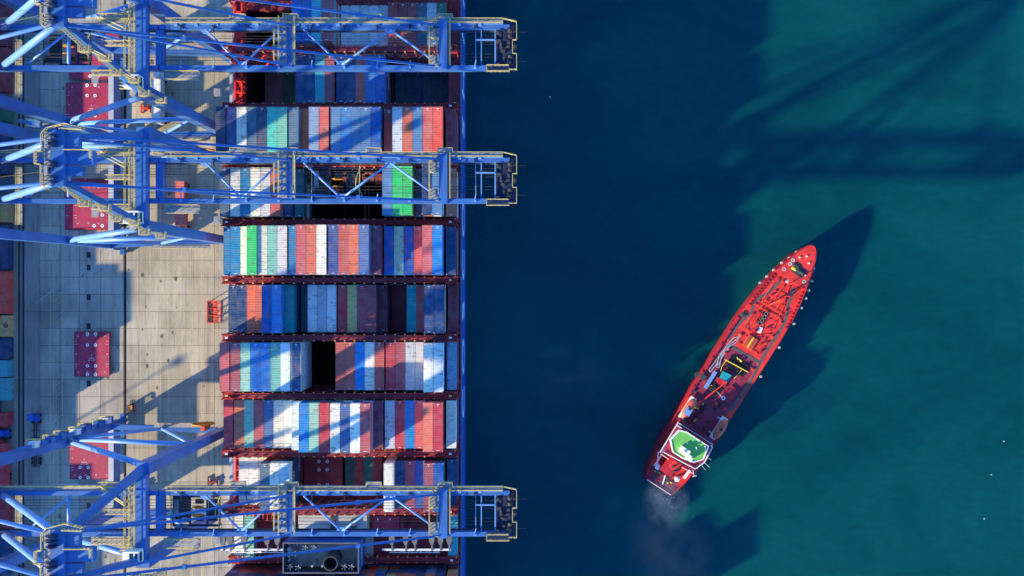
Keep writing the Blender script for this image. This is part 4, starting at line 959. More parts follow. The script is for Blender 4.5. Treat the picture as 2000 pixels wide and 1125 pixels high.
b.build('roof_bin', M['lifeboat'], g)
b = MB(); b.rail([(1.9, -3.2, 0), (4.4, 4.2, 0)], 2.2, .05, 1.2); b.rail([(4.6, -5, 0), (4.6, 4.6, 0)], 2.4, .06, 1.6)
tag(b.build('safety_barrier', M['grating'], None, (-82.9, -6.6, 0)), 'thin grey safety barrier between the lashing cage and the ship', 'barrier')

f = empty('forklift', (-106.4, -33.6, 0)); tag(f, 'small orange forklift beside the landside rail near the southern crane', 'forklift')
MB().box(-.6, .6, -1.1, .9, .3, 1.1).build('body', M['orange'], f); b = MB()
for x in (-.55, .55):
    b.cbox(x, -.6, 1.1, .08, .08, 1.1); b.cbox(x, .6, 1.1, .08, .08, 1.1)
b.box(-.6, .6, -.7, .7, 2.15, 2.22); b.build('canopy', M['darkgrey'], f)
b = MB(); b.box(-.4, -.25, .9, 2.2, .1, .18); b.box(.25, .4, .9, 2.2, .1, .18); b.box(-.5, .5, .9, 1.05, .1, 2.2); b.build('mast', M['darkgrey'], f)
for x in (-.6, .6):
    for y in (-.7, .6): MB().tube((x - .12, y, .32), (x + .12, y, .32), .32, 12).build('wheel', M['black'], f)

def spreader_frame(x, y, m, label, rz=0):
    e = empty('spreader_frame', (x, y, 0), rz); tag(e, label, 'spreader')
    b = MB(); b.box(-1.2, 1.2, -.25, .25, .3, .8); b.box(-1.4, -1.1, -1.3, 1.3, .2, .6); b.box(1.1, 1.4, -1.3, 1.3, .2, .6); b.build('frame', M[m], e)
    b = MB()
    for xx in (-1.25, 1.25):
        for yy in (-1.25, 1.25): b.cbox(xx, yy, 0, .35, .35, .5)
    b.build('corner_foot', M['yellow'] if m != 'ship_red' else M['ship_red'], e)
spreader_frame(-102.3, 50.2, 'redbright', 'small red lifting frame with yellow feet under the northern crane')
spreader_frame(-83.6, -54.2, 'ship_red', 'maroon lifting cradle on the quay beside the southern crane boom')
spreader_frame(-103.0, -55.0, 'grating', 'grey lifting frame lying under the southern crane')
# people on the quay
def person(x, y, vest, label, a=0):
    e = MB()
    e.beam((0, -.1, 0), (0, -.1, .85), .16, .16, .2, .2); e.beam((.12, .12, 0), (0, .1, .85), .16, .16, .2, .2); b = e.build('person', M['darkgrey'], None, (x, y, 0), a)
    MB().beam((0, 0, .8), (0, 0, 1.45), .3, .42, .26, .46).beam((0, -.27, 1.4), (.15, -.3, .85), .1).beam((0, .27, 1.4), (.15, .3, .85), .1).build('vest', M[vest], b)
    MB().tube((0, 0, 1.45), (0, 0, 1.78), .11, 8, .1).build('helmet', M['white'], b); tag(b, label, 'person')

# ------------------------------------------------------------------ yard containers at the left edge
YG = 'containers in the yard at the left edge'
def yard(y0, y1, parts, z=2.6):
    n = len(parts)
    for k, (cn, w, lab) in enumerate(parts):
        xe = -139.5 - k * 2.55
        e = link('shipping_container', ME_BODY, None, (xe - 1.22, (y0 + y1) / 2, z - 2.59), 0, crgb(cn)); e.scale = (1, (y0 - y1) / 12.19, 1)
        rf_ = link('roof', ME_ROOF, e, color=crgb(cn)); link('corner_casting', ME_CAST, e)
        tag(e, lab, 'shipping container', YG)
yard(79.2, 67.0, [('maroon', 1, 'maroon yard container in the top left corner')]); yard(66.6, 54.4, [('dred', 1, 'dark red yard container on the left edge, second from the top')])
yard(51.5, 46.2, [('darkgreen', 1, 'short dark green yard container at the left edge below the northern crane leg')])
yard(43.5, 31.6, [('navy', 1, 'navy yard container at the left edge beside the middle crane back leg')])
yard(30.5, 24.6, [('dsteel', 1, 'short slate yard container at the left edge behind the middle crane')])
yard(23.2, 18.2, [('tan', 1, 'short tan and rust yard container at the left edge below the middle crane boom')])
yard(17.4, 5.2, [('navy', 1, 'navy yard container above the orange one at the left edge')])
yard(4.6, -7.2, [('redor', 1, 'orange-red yard container at the left edge, beside the rails')])
yard(-7.6, -13.5, [('tan', 1, 'short tan yard container with a logo, below the orange-red one'), ('dred', 1, 'short dark red yard container behind the tan one at the left edge')])
yard(-14.0, -19.6, [('navy', 1, 'short navy yard container below the tan one at the left edge')])
yard(-20.0, -24.6, [('aqua', 1, 'upper of two aqua yard containers at the left edge')])
yard(-25.0, -31.2, [('aqua', 1, 'lower of two aqua yard containers at the left edge')])
yard(-34.6, -38.4, [('crimson', 1, 'short red yard container at the left edge above the blue tractor')])
yard(-55.2, -67.0, [('crimson', 1, 'red yard container at the left edge beside the southern crane')]); yard(-67.6, -79.5, [('navy', 1, 'navy yard container in the bottom left corner')])
tb = []
for y0_, y1_, h in ((90, -12.4, 9.7), (-12.4, -16.5, 12.0), (-16.5, -30.5, 13.3), (-30.5, -42, 10.8), (-42, -64, 7.7), (-64, -120, 10.4)):
    n = max(1, round((y0_ - y1_) / 12.3)); L_ = (y0_ - y1_) / n
    for k in range(n):
        for j in range(3):
            z = h; yy = y0_ - L_ * (k + .5)
            while z > 1.5: tb.append((-142.6 - 1.3 - j * 2.6, yy, z, crgb(random.choice(RNDC)), L_)); z -= 2.6
vs_, fs_, cl_ = [], [], []
for x, y, zt, c, L_ in tb:
    n = len(vs_); w, l = 1.22, L_ / 2 - .02
    for z in (max(0, zt - 2.59), zt - .01): vs_ += [(x - w, y - l, z), (x + w, y - l, z), (x + w, y + l, z), (x - w, y + l, z)]
    fs_ += [tuple(n + i for i in f_) for f_ in [(4, 5, 6, 7), (0, 1, 5, 4), (1, 2, 6, 5), (2, 3, 7, 6), (3, 0, 4, 7)]]; cl_ += [c] * 5
me = bpy.data.meshes.new('yard_stacks'); me.from_pydata(vs_, [], fs_); at = me.attributes.new('paint', 'FLOAT_COLOR', 'FACE')
for i, c in enumerate(cl_): at.data[i].color = (*c, 1)
me.materials.append(M['cont_attr']); tag(link('yard_container_stacks', me), 'tall rows of containers in the yard beyond the left edge', 'container stack', kind='stuff')
# high mast light beyond the left edge
lm = empty('light_mast', (-173.5, -67.5, 0)); tag(lm, 'high mast light in the yard whose long thin shadow crosses the quay', 'light mast')
MB().tube((0, 0, 0), (0, 0, 30), .42, 10, .2).build('mast', M['grating'], lm); b = MB(); b.ring(0, 0, 29.2, 29.6, 1.1, .9, 14)
for k in range(8): b.cbox(math.cos(k * .785) * 1.0, math.sin(k * .785) * 1.0, 28.9, .5, .5, .6)
b.build('lamp_head', M['darkgrey'], lm)

# ------------------------------------------------------------------ tanker
tk = empty('tanker', (41.0, -55.9, WZ), R(57.4)); tag(tk, 'small red bunker tanker with a green wheelhouse roof, steaming away from the container ship', 'tanker')
def tp(a, p): return (a, -p)
def tb_(b, name, m, par=None, smooth=False):
    return b.build(name, M[m], par or tk, smooth=smooth)
W0 = 3.0                                                    # local z = world z + 3
prof = [(0, 4.0), (1.2, 4.6), (4, 5.4), (11.6, 6.5), (20, 6.8), (52, 6.8), (58, 6.5), (64, 5.7), (69, 4.7), (73, 3.7), (75.8, 2.8), (77.8, 1.75), (78.7, .95), (79.0, .3)]
def outline(k=1.0, da=0.0, shr=0.0): return [(a, -max(.05, h * k - shr)) for a, h in prof] + [(a, max(.05, h * k - shr)) for a, h in reversed(prof)]
DZ = 5.0; tk.scale = (1.0165, 1.0165, .5)
b = MB(); low = [(a * .985 + .2, y * .93) for a, y in outline()]
b.prism(low, -7, DZ - .02, outline()); hull = tb_(b, 'hull', 'tank_hull')
b = MB(); b.prism(outline(1, 0, .12), DZ, DZ + .03); tb_(b, 'main_deck', 'tank_deck')
# raised deck edges / bulwark
b = MB(); ol = outline(); n = len(prof)
def bulwark(b, i0, i1, h0, h1, th=.16):
    for sgn in (-1, 1):
        for i in range(i0, i1):
            a0, y0_ = prof[i]; a1, y1_ = prof[i + 1]; t0 = (i - i0) / max(1, i1 - i0); t1 = (i + 1 - i0) / max(1, i1 - i0)
            za, zb = DZ + h0 + (h1 - h0) * t0, DZ + h0 + (h1 - h0) * t1
            b.add([(a0, sgn * (y0_ - th), DZ), (a1, sgn * (max(.05, y1_ - th)), DZ), (a1, sgn * y1_, DZ), (a0, sgn * y0_, DZ), (a0, sgn * (y0_ - th), za), (a1, sgn * max(.05, y1_ - th), zb), (a1, sgn * y1_, zb), (a0, sgn * y0_, za)],
                  [(4, 5, 6, 7), (0, 1, 5, 4), (2, 3, 7, 6), (0, 4, 7, 3), (1, 2, 6, 5), (0, 3, 2, 1)])
bulwark(b, 6, len(prof) - 1, 1.0, 1.9); tb_(b, 'bulwark', 'tank_hull'); b = MB(); bulwark(b, 0, 4, 1.0, 1.0); b.box(0, .15, -3.9, 3.9, DZ, DZ + 1.0); tb_(b, 'bulwark', 'tank_hull')
# forecastle
fc = [(a, -(h - .3)) for a, h in prof if a >= 69] + [(a, h - .3) for a, h in reversed(prof) if a >= 69]
fc = [(67.6, -5.2)] + [(a, y if abs(y) > .05 else math.copysign(.05, y)) for a, y in fc] + [(67.6, 5.2)]
b = MB().prism(fc, DZ + .03, DZ + 1.3); fo = tb_(b, 'forecastle', 'tank_deck')
b = MB(); b.box(69.8, 72.4, -2.2, 1.4, DZ + 1.3, DZ + 1.35); b.tube((71, -2.2, DZ + 1.9), (71, .2, DZ + 1.9), .45, 10); b.tube((71.8, .3, DZ + 1.8), (71.8, 2, DZ + 1.8), .4, 10); b.cbox(71.2, .4, DZ + 1.3, .9, .8, .9); tb_(b, 'anchor_windlass', 'darkgrey', fo)
b = MB(); b.tube((70.8, .7, DZ + 2.0), (70.8, 1.9, DZ + 2.0), .4, 12); b.cbox(71.6, 1.2, DZ + 1.4, .4, 1.2, .5); tb_(b, 'chain_wheel', 'pipe_yellow', fo)
for a, p in ((72.7, -2.6), (69.3, -3.3), (71.4, -2.7), (69.4, 3.2)):
    b = MB(); b.ring(*tp(a, p), DZ + 1.32, DZ + 1.5, .55, .25, 14); tb_(b, 'rope_coil', 'grey', fo)
for a, p in ((74.3, 1.5), (74.3, -1.5), (71.0, 2.4), (70.7, -.6), (75.6, 0)):
    b = MB(); b.cyl(*tp(a, p), DZ + 1.3, DZ + 1.9, .22, 10); tb_(b, 'bollard', 'white', fo)
# fore mast
fm = MB(); fm.cyl(61.1, .3, DZ, DZ + 11, .25, 10, .12); fm.beam((61.1, -1.2, DZ + 8.5), (61.1, 1.8, DZ + 8.5), .12); fm.beam((61.1, .3, DZ + 6), (58.5, 1.6, DZ), .14); fm.beam((61.1, .3, DZ + 6), (58.5, -1, DZ), .14)
tb_(fm, 'fore_mast', 'redbright')
# dark walkways
def ribbon(pts, w, z0, z1, name, m, par=None):
    b = MB()
    for k, (p, q) in enumerate(zip(pts, pts[1:])):
        p, q = Vector((*tp(*p), 0)), Vector((*tp(*q), 0)); d = (q - p).normalized(); nrm = Vector((-d.y, d.x, 0)) * w / 2
        p -= d * .15; q += d * .15
        b.prism([(p - nrm)[:2], (q - nrm)[:2], (q + nrm)[:2], (p + nrm)[:2]], z0, z1 + k * .003)
    return tb_(b, name, m, par)
ribbon([(66.8, -2.5), (65.4, -2.4), (63.1, -2.9), (61.3, -3.4), (59.1, -4.7), (57.3, -4.9), (55.6, -4.7), (54.4, -4.3), (52.6, -4.9), (49.5, -5.6), (45, -5.7)], .75, DZ + .03, DZ + .09, 'walkway', 'walk')
ribbon([(66.6, 2.1), (64.6, 2.3), (60.8, 3.5), (58.6, 4.6), (56.7, 4.9), (54.4, 5.0), (46.1, 5.0), (39.3, 5.6), (34.6, 5.7), (28.5, 5.4)], .75, DZ + .03, DZ + .09, 'walkway', 'walk')
ribbon([(43.6, -4.2), (44.0, 4.9)], .8, DZ + .10, DZ + .16, 'walkway', 'walk')
# grubby midship deck aft of the cross walk, darkened for the shade across it
b = MB(); b.prism([tp(43.2, -6.0), tp(43.5, 4.6), tp(34.5, 5.2), tp(26, 5.0), tp(19, 5.0), tp(19, -5.6), tp(34.5, -6.2)], DZ + .032, DZ + .05); tb_(b, 'midship_deck', 'tank_plum_shade')
# small deck gear, each its own part
for a, p in ((56.3, -.8), (55.3, -.7), (54.2, -.75), (53.1, -.85)):
    b = MB(); b.ring(*tp(a, p), DZ + .05, DZ + .9, .52, .36, 18); b.cyl(*tp(a, p), DZ + .05, DZ + .12, .36, 14); tb_(b, 'mooring_tyre', 'black')
    b = MB(); b.ring(*tp(a, p), DZ + .9, DZ + .93, .50, .42, 18); tb_(b, 'tyre_rim', 'grey')
for a, p, r, m in ((28.0, .9, .55, 'redbright'), (41.2, -4.4, .5, 'tank_deck'), (42.6, -4.2, .35, 'redbright'), (41.4, 4.3, .4, 'redbright'), (26.7, -4.4, .4, 'tank_deck'), (28.1, 3.7, .45, 'tank_deck'), (52.7, -6.0, .8, 'darkgrey'),
                   (67.1, -.7, .6, 'grey'), (52.0, 4.0, .4, 'tank_deck'), (47.5, -3.6, .55, 'lifeboat'), (59.5, -2.9, .4, 'redbright'), (49.5, 3.6, .4, 'tank_deck'), (63.4, 1.1, .35, 'redbright'), (26.0, -2.0, .3, 'pipe_yellow'), (24.0, -5.0, .3, 'pipe_yellow')):
    b = MB(); b.cyl(*tp(a, p), DZ + .05, DZ + .75, r * .6, 14); b.cyl(*tp(a, p), DZ + .75, DZ + 1.0, r, 14, r * .5); tb_(b, 'deck_ventilator', m)
b = MB(); b.prism([tp(52.4, -.3), tp(52.6, .7), tp(51.0, .9), tp(50.8, -.1)], DZ + .05, DZ + .5); tb_(b, 'pink_crate', 'white')
gr = empty('cargo_grid', (47.2, .3, DZ), 0, tk)
b = MB()
for k in range(9): b.box(-1.6 + k * .4, -1.42 + k * .4, -1.5, 1.3, .9, 1.15)
b.box(-1.7, 1.9, -1.5, -1.3, .05, 1.0); b.box(-1.7, 1.9, 1.1, 1.3, .05, 1.0); b.build('grid_bars', M['lifeboat'], gr); MB().box(-1.5, 1.7, -.3, .1, 1.15, 1.3).build('walk_plank', M['pipe_yellow'], gr)
for (pts, r) in (([(56.9, -4.8, .6), (57.0, -.8, .6), (57.3, 2.9, .6), (56.4, 4.0, .6)], .13), ([(57.5, -3.2, .5), (59.4, -2.0, .5), (61.4, -1.0, .5), (65.3, -.8, .5)], .12), ([(50, -3, .5), (53, -2.2, .5), (59.8, -1.6, .5)], .1), ([(54, 3.2, .4), (61, 2.2, .4), (66, .6, .4)], .1), ([(58.3, -4.2, .5), (58.6, 3, .5)], .1), ([(48, -2, .5), (52, 3, .5)], .1), ([(63, -2, .6), (63.6, 1.2, .6), (60.6, 1.6, .6)], .1), ([(45.5, -2.6, .5), (45.7, 3.2, .5)], .1)):
    b = MB(); b.path([(a, -p, DZ + z) for a, p, z in pts], r, 6)
    for a, p, z in pts: b.cbox(a, -p, DZ, .4, .4, z + .15)
    tb_(b, 'deck_pipe', 'redbright')
r_ = random.Random(31)
b = MB()
for k in range(24):
    a = r_.uniform(46, 67); hh = 4.6 if a < 60 else 3.2
    b.cbox(a, r_.uniform(-hh, hh), DZ + .05, r_.uniform(.25, .9), r_.uniform(.25, .7), r_.uniform(.3, 1.6))
tb_(b, 'deck_machinery', 'tank_hull')
b = MB()
for k in range(5):
    a = r_.uniform(47, 64); y_ = r_.uniform(-4, 3.5); b.path([(a, y_, DZ + .5), (a + r_.uniform(-1, 3), y_ + r_.uniform(.5, 2), DZ + .5), (a + r_.uniform(1, 5), y_ + r_.uniform(1, 3), DZ + .9)], .09, 5)
tb_(b, 'deck_pipe', 'lifeboat')
for a, p, h in ((63.5, 1.6, 3.4), (58.6, -1.8, 4.0), (55.4, 2.2, 3.0), (49.6, -2.2, 3.6), (66.6, 0, 5)):
    b = MB(); b.cyl(*tp(a, p), DZ, DZ + h * 1.4, .12, 8); b.beam((a, -p - .5, DZ + h * 1.3), (a, -p + .5, DZ + h * 1.3), .1); tb_(b, 'vent_post', 'redbright')
# side ribs of the starboard bow (frames standing inside the bulwark)
for sgn in (1, -1):
    b = MB()
    for k in range(17):
        a = 56 + k * 1.05; hh = next((prof[i][1] + (prof[i + 1][1] - prof[i][1]) * (a - prof[i][0]) / (prof[i + 1][0] - prof[i][0]) for i in range(len(prof) - 1) if prof[i][0] <= a <= prof[i + 1][0]))
        b.box(a - .06, a + .06, min(-sgn * (hh - .2), -sgn * (hh - 1.0)), max(-sgn * (hh - .2), -sgn * (hh - 1.0)), DZ, DZ + 1.0)
    tb_(b, 'bulwark_stay', 'tank_deck')
for a, p in ((75.3, -2.7), (72.9, -3.5), (70.6, -4.5), (67.7, -5.3), (65.2, -5.9), (62.7, -6.5), (74.0, 3.6), (70.8, 4.9), (68.2, 5.6), (65.9, 6.1), (63.0, 6.5), (58.2, 7.1), (50.5, 7.2), (41, 7.2)):
    b = MB(); b.cyl(*tp(a, p * 1.03), DZ - .8, DZ + .3, .34, 10); tb_(b, 'fender', 'grey')
# manifold and pipes
b = MB(); r_ = random.Random(11)
b.prism([tp(42.0, -2.6), tp(42.2, 3.4), tp(38.2, 3.2), tp(38.0, -2.6)], DZ + .05, DZ + .25)
for k in range(34): b.cbox(r_.uniform(38.3, 41.9), r_.uniform(-3.2, 2.4), DZ + .2, r_.uniform(.2, .9), r_.uniform(.2, .7), r_.uniform(.3, 1.2))
for k in range(9): b.tube((38.2, -2.8 + k * .65, DZ + .8), (41.9, -2.8 + k * .65, DZ + .8), .13, 6)
tb_(b, 'cargo_manifold', 'black')
b = MB(); b.path([(39.6, 3.7, DZ + 1.5), (40.1, -3.6, DZ + 1.5)], .13, 8); b.path([(39.7, 3.2, DZ + 1.5), (37.6, 3.3, DZ + 1.4), (36.2, 2.9, DZ + 1.3)], .08, 6); b.path([(39.9, -1.8, DZ + 1.5), (37.4, -1.5, DZ + 1.4), (36.4, -1.3, DZ + 1.2)], .08, 6); tb_(b, 'yellow_pipe', 'pipe_yellow')
b = MB(); b.path([(41.9, 1.2, DZ + 1.3), (41.6, .6, DZ + 1.4), (41.9, .3, DZ + 1.4), (41.5, -.2, DZ + 1.4)], .13, 6); b.cbox(41.6, -.3, DZ + 1, .5, .5, .5); tb_(b, 'valve_cluster', 'pipe_yellow')
b = MB(); hp = [(46.7, -3.4), (45.6, -4.0), (43.8, -4.6), (41.6, -4.8), (39.9, -4.7), (37.6, -4.1), (37.2, -4.6), (38.6, -5.1), (41.2, -5.1), (44.0, -5.1), (46.0, -4.7), (46.9, -3.9), (46.7, -3.4)]
b.path([(a, -p, DZ + .5) for a, p in hp], .13, 6); b.path([(a - .6, -p - .15 - (.3 if i % 2 else 0), DZ + .55) for i, (a, p) in enumerate(hp[:8])], .12, 6); b.path([(46, 4.6, DZ + .4), (41, 5.3, DZ + .4), (35, 5.6, DZ + .4), (34.5, 5.1, DZ + .4), (38, 4.6, DZ + .4)], .12, 6); tb_(b, 'cargo_hose', 'hose')
b = MB().box(30.0, 35.4, 3.6, 4.5, DZ + 1.6, DZ + 2.1).box(30.2, 35.2, 3.8, 4.3, DZ, DZ + 1.6); tb_(b, 'gangway', 'lit_tube_blue')
b = MB().prism([tp(36.6, -2.3), tp(36.9, .1), tp(34.8, .3), tp(34.6, -2.1)], DZ + .05, DZ + 1.9); tb_(b, 'covered_hatch', 'teal')
b = MB().prism([tp(34.5, -3.2), tp(34.5, .4), tp(33.0, .6), tp(33.0, -3.0)], DZ + .05, DZ + .9); tb_(b, 'red_hatch', 'tank_hull')
b = MB().prism([tp(34.7, 1.9), tp(33.9, 4.5), tp(29.8, 4.0), tp(30.2, .9)], DZ + .05, DZ + 1.0); tb_(b, 'red_platform', 'tank_hull')
b = MB()
for k in range(14): b.cbox(r_.uniform(30.8, 33), r_.uniform(-.2, 2.8), DZ + .1, r_.uniform(.3, .9), r_.uniform(.3, .9), r_.uniform(.3, 1.1))
for k in range(12): b.cbox(r_.uniform(20.5, 29), r_.uniform(-2.6, 3.6), DZ + .1, r_.uniform(.3, 1.2), r_.uniform(.3, 1.0), r_.uniform(.3, 1.0))
tb_(b, 'deck_machinery', 'black')
b = MB(); b.ring(30.4, -1.7, DZ + 1.2, DZ + 1.4, .55, .27, 16); b.beam((30.4, -1.2, DZ + 1.3), (31, .8, DZ + 1.3), .12); tb_(b, 'life_ring', 'white')
b = MB(); b.cyl(34.3, .5, DZ, DZ + 4.5, .35, 12); b.beam((34.1, .6, DZ + 4.4), (23.9, 4.1, DZ + 3.6), .32); tb_(b, 'deck_crane', 'redbright')
for a in (45.6, 41.3, 36.7, 31.8, 27.3, 49.8):
    b = MB(); b.box(a - 2.0, a + 1.7, 6.35, 7.05, DZ + .03, DZ + 1.0); tb_(b, 'side_locker', 'tank_hull')
b = MB(); b.cyl(32.0, 7.6, DZ - .5, DZ + .6, .8, 12); b.cbox(32.2, 6.0, DZ, 1.6, 1.6, 1.1); b.cyl(27.5, 6.2, DZ, DZ + 1, .5, 10); tb_(b, 'hose_reel', 'darkgrey')
b = MB()
for a in (31.5, 30.9, 30.3): b.box(a, a + .12, 1.4, 3.4, DZ + 1.1, DZ + 1.2)
for a, p in ((24.5, -3.4), (24.0, -3.1), (24.2, -2.6), (20.8, -1.6), (21.3, -1.4), (25.3, -5.2), (3.4, -3.2), (3.6, -2.0), (2.4, 1.4), (3.0, 2.2), (5.8, -3.9)): b.cyl(*tp(a, p), DZ + .1, DZ + 1.3, .22, 8)
tb_(b, 'yellow_fitting', 'pipe_yellow')
def lifeboat(a, p, L, wd, lab):
    n, m = 12, 8; vs, fs = [], []
    for i in range(n + 1):
        t = i / n * 2 - 1; s = max(.04, (1 - abs(t) ** 2.6)) ** .6
        for j in range(m):
            an = 2 * math.pi * j / m; vs.append((t * L / 2, math.cos(an) * wd / 2 * s, math.sin(an) * (1.15 if math.sin(an) > 0 else .9) * s))
    for i in range(n):
        for j in range(m): fs.append((i * m + j, i * m + (j + 1) % m, (i + 1) * m + (j + 1) % m, (i + 1) * m + j))
    fs += [tuple(range(m - 1, -1, -1)), tuple(n * m + j for j in range(m))]
    me = bpy.data.meshes.new('lifeboat'); me.from_pydata(vs, [], fs); me.materials.append(M['lifeboat']); me.polygons.foreach_set('use_smooth', [True] * len(fs))
    o = link('lifeboat', me, None, tk.location + Vector((1.0165 * (a * math.cos(R(57.4)) + p * math.sin(R(57.4))), 1.0165 * (a * math.sin(R(57.4)) - p * math.cos(R(57.4))), (DZ + 2.9) * .62)), R(57.4)); o.scale = (1, 1, .85)
    MB().box(-.3, .3, -.35, .35, 1.1, 1.35).build('boat_hatch', M['black'], o); MB().box(-L * .36, L * .3, -.05, .05, 1.1, 1.22).build('keel_line', M['tank_hull'], o)
    tag(o, lab, 'lifeboat', 'orange lifeboats on the tanker'); return o
lifeboat(22.8, 5.0, 6.4, 2.7, 'orange enclosed lifeboat on the side of the tanker away from the quay')
lb_ = lifeboat(22.9, -5.2, 6.6, 2.5, 'orange lifeboat on the quay side of the tanker under a pale blue cover')
MB().box(-1.9, .2, -.9, .9, 1.05, 1.28).build('boat_cover', M['lit_tube_blue'], lb_)
b = MB()
for sgn, p in ((1, 5.0), (-1, -5.2)):
    for a in (20.6, 25.2): b.beam((a, -p + sgn * 1.6, DZ), (a, -p, DZ + 4.6), .22)
    b.box(19.6, 26, -p - 1.3, -p + 1.3, DZ + 1.4, DZ + 1.6) if False else b.box(19.4, 26.2, min(-p - .9, -p + .9), max(-p - .9, -p + .9), DZ + 1.3, DZ + 1.55)
[tb_(q, 'lifeboat_davit', 'white') for q in split(b)]
# aft accommodation
b = MB(); b.prism([tp(19.2, -5.6), tp(19.4, 5.2), tp(9.0, 5.6), tp(8.6, -5.6)], DZ + .05, 11.5); h1 = tb_(b, 'deckhouse', 'tank_plum_shade')
b = MB(); b.prism([tp(18.2, -6.0), tp(18.3, 5.0), tp(16.6, 5.1), tp(9.0, 4.9), tp(8.6, -5.8)], 11.5, 12.0); tb_(b, 'boat_deck', 'tank_plum_shade', h1)
b = MB(); b.rail([(18.1, 6.0, 12), (18.2, -5.0, 12), (14, -5.1, 12)], 1.1, .09, 1.2); b.rail([(18.0, 6.0, 12), (8.7, 5.8, 12)], 1.1, .09, 1.2); tb_(b, 'handrail', 'white', h1)
b = MB(); b.box(9.0, 17.8, 4.9, 5.9, 12.0, 12.3); tb_(b, 'side_walk', 'lit_tube_blue', h1)
b = MB(); b.prism([tp(17.0, -5.6), tp(17.2, 4.2), tp(11.0, 4.6), tp(10.0, 3.0), tp(9.6, -5.2)], 12.0, 16.5); h2 = tb_(b, 'bridge_house', 'tank_hull')
b = MB(); b.prism([tp(17.5, -6.4), tp(17.7, 4.6), tp(13.0, 5.0), tp(10.2, 3.9), tp(9.4, -5.4)], 16.5, 16.8); tb_(b, 'bridge_deck', 'tank_plum_shade', h2)
b = MB(); b.rail([(17.4, 6.4, 16.8), (17.7, -4.6, 16.8), (13.0, -5.0, 16.8), (10.2, -3.9, 16.8), (9.4, 5.4, 16.8)], 1.1, .1, 1.1); tb_(b, 'bridge_rail', 'white', h2)
gpoly = [tp(16.7, -5.5), tp(17.3, -3.7), tp(17.2, 3.2), tp(13.6, 3.9), tp(11.6, 2.2), tp(10.9, -.9), tp(10.9, -3.9), tp(13.3, -6.2)]
b = MB(); b.prism(gpoly, 16.8, 19.7); wh = tb_(b, 'wheelhouse', 'white')
sh = lambda k: [((x - 14.2) * k + 14.2, (y - 1.2) * k + 1.2) for x, y in gpoly]
b = MB(); b.prism(sh(.965), 19.7, 19.78); tb_(b, 'wheelhouse_roof', 'green', wh)
b = MB(); g2 = sh(1.0)
for p, q in zip(g2, g2[1:] + g2[:1]): b.beam((*p, 19.9), (*q, 19.9), .3, .5)
tb_(b, 'roof_coaming', 'white', wh)
b = MB(); b.beam((17.4, 5.2, 19.4), (17.6, -3.6, 19.4), .5, .2); tb_(b, 'bridge_brow', 'redbright', wh)
b = MB(); b.box(11.7, 13.6, .2, 3.0, 20.1, 21.6); b.box(11.2, 12.4, -1.0, .4, 20.1, 23.5); b.cyl(12.6, 1.6, 21.6, 25.5, .22, 10); b.beam((12.6, -.4, 24.0), (12.6, 3.6, 24.0), .2); b.beam((12.0, 2.6, 22.6), (13.4, .4, 22.6), .3); b.beam((12.6, 1.6, 25), (12.8, 3.8, 22.8), .1); b.cbox(13.2, 1.9, 21.6, .8, .6, .5); ms = tb_(b, 'radar_mast', 'white', wh)
b = MB(); b.box(12.4, 12.8, .0, 3.2, 25.5, 25.75); tb_(b, 'radar_scanner', 'white', wh)
b = MB()
for a, p in ((16.6, 2.4), (16.2, 2.9), (14.9, -2.0), (15.2, .6), (14.9, 1.0)): b.cyl(*tp(a, p), 19.8, 20.5, .22, 8)
[tb_(q, 'antenna', 'white', wh) for q in split(b)]
b = MB(); b.beam((13, -4.8, 17), (12.6, -7.0, 17.4), .08); b.beam((12, -4.6, 17), (11.4, -6.4, 17.4), .08); b.beam((14.6, -4.6, 17), (14.5, -6.2, 17.4), .08); b.beam((9.6, -3.6, 17), (8.4, -4.9, 16), .12); b.beam((8.0, -4.6, 16), (8.8, -5.4, 16), .2); tb_(b, 'wing_antenna', 'white', wh)
# funnel and aft deck
b = MB(); b.prism([tp(9.2, -2.7), tp(9.5, .5), tp(7.2, .8), tp(5.2, -.9), tp(5.6, -3.0)], 11.5, 17.5); b.prism([tp(9.2, -2.7), tp(9.5, .5), tp(4.5, .5), tp(4.5, -3)], DZ + .05, 11.5); fn = tb_(b, 'funnel', 'tank_hull')
b = MB(); b.prism([tp(9.0, -2.2), tp(9.2, .1), tp(7.6, .4), tp(6.6, -1.2), tp(7.0, -2.6)], 17.5, 17.62); tb_(b, 'funnel_top', 'redbright', fn)
b = MB()
for a, p in ((6.6, -.6), (7.2, .1), (7.8, -1.2), (8.2, .0), (7.4, -1.6)): b.cyl(*tp(a, p), 17.5, 18.6, .26, 10)
[tb_(q, 'exhaust_pipe', 'darkgrey', fn) for q in split(b)]
for a, p in ((4.8, -3.5), (4.9, 2.7)):
    b = MB()
    for k, (r1, r2, z) in enumerate(((.75, .8, 0), (.8, .65, .5), (.65, .3, .9))): b.cyl(*tp(a, p), DZ + 2.8 + z, DZ + 2.8 + z + .45, r1, 14, r2)
    b.cyl(*tp(a, p), DZ, DZ + 2.8, .4, 10); tb_(b, 'vent_dome', 'white')
b = MB(); b.beam((1.2, -.5, DZ + .8), (3.8, .2, DZ + .8), .35, .3); b.box(4.6, 8.2, 4.2, 4.6, DZ + 2.4, DZ + 2.7); b.beam((8.4, 5.7, DZ + 3), (5.0, 3.7, DZ + 3), .3, .3); b.beam((9.2, -4.4, DZ + 3), (6.0, -4.2, DZ + 3), .8, .3); b.rail([(8.4, 5.2, 11.4), (8.3, 1.0, 11.4)], 1, .08); b.rail([(8.6, -4.9, 11.4), (8.4, -1, 11.4)], 1, .08); b.rail([(.2, -3.8, DZ + 1), (.2, 3.8, DZ + 1)], .8, .07); tb_(b, 'aft_fitting', 'white')
b = MB()
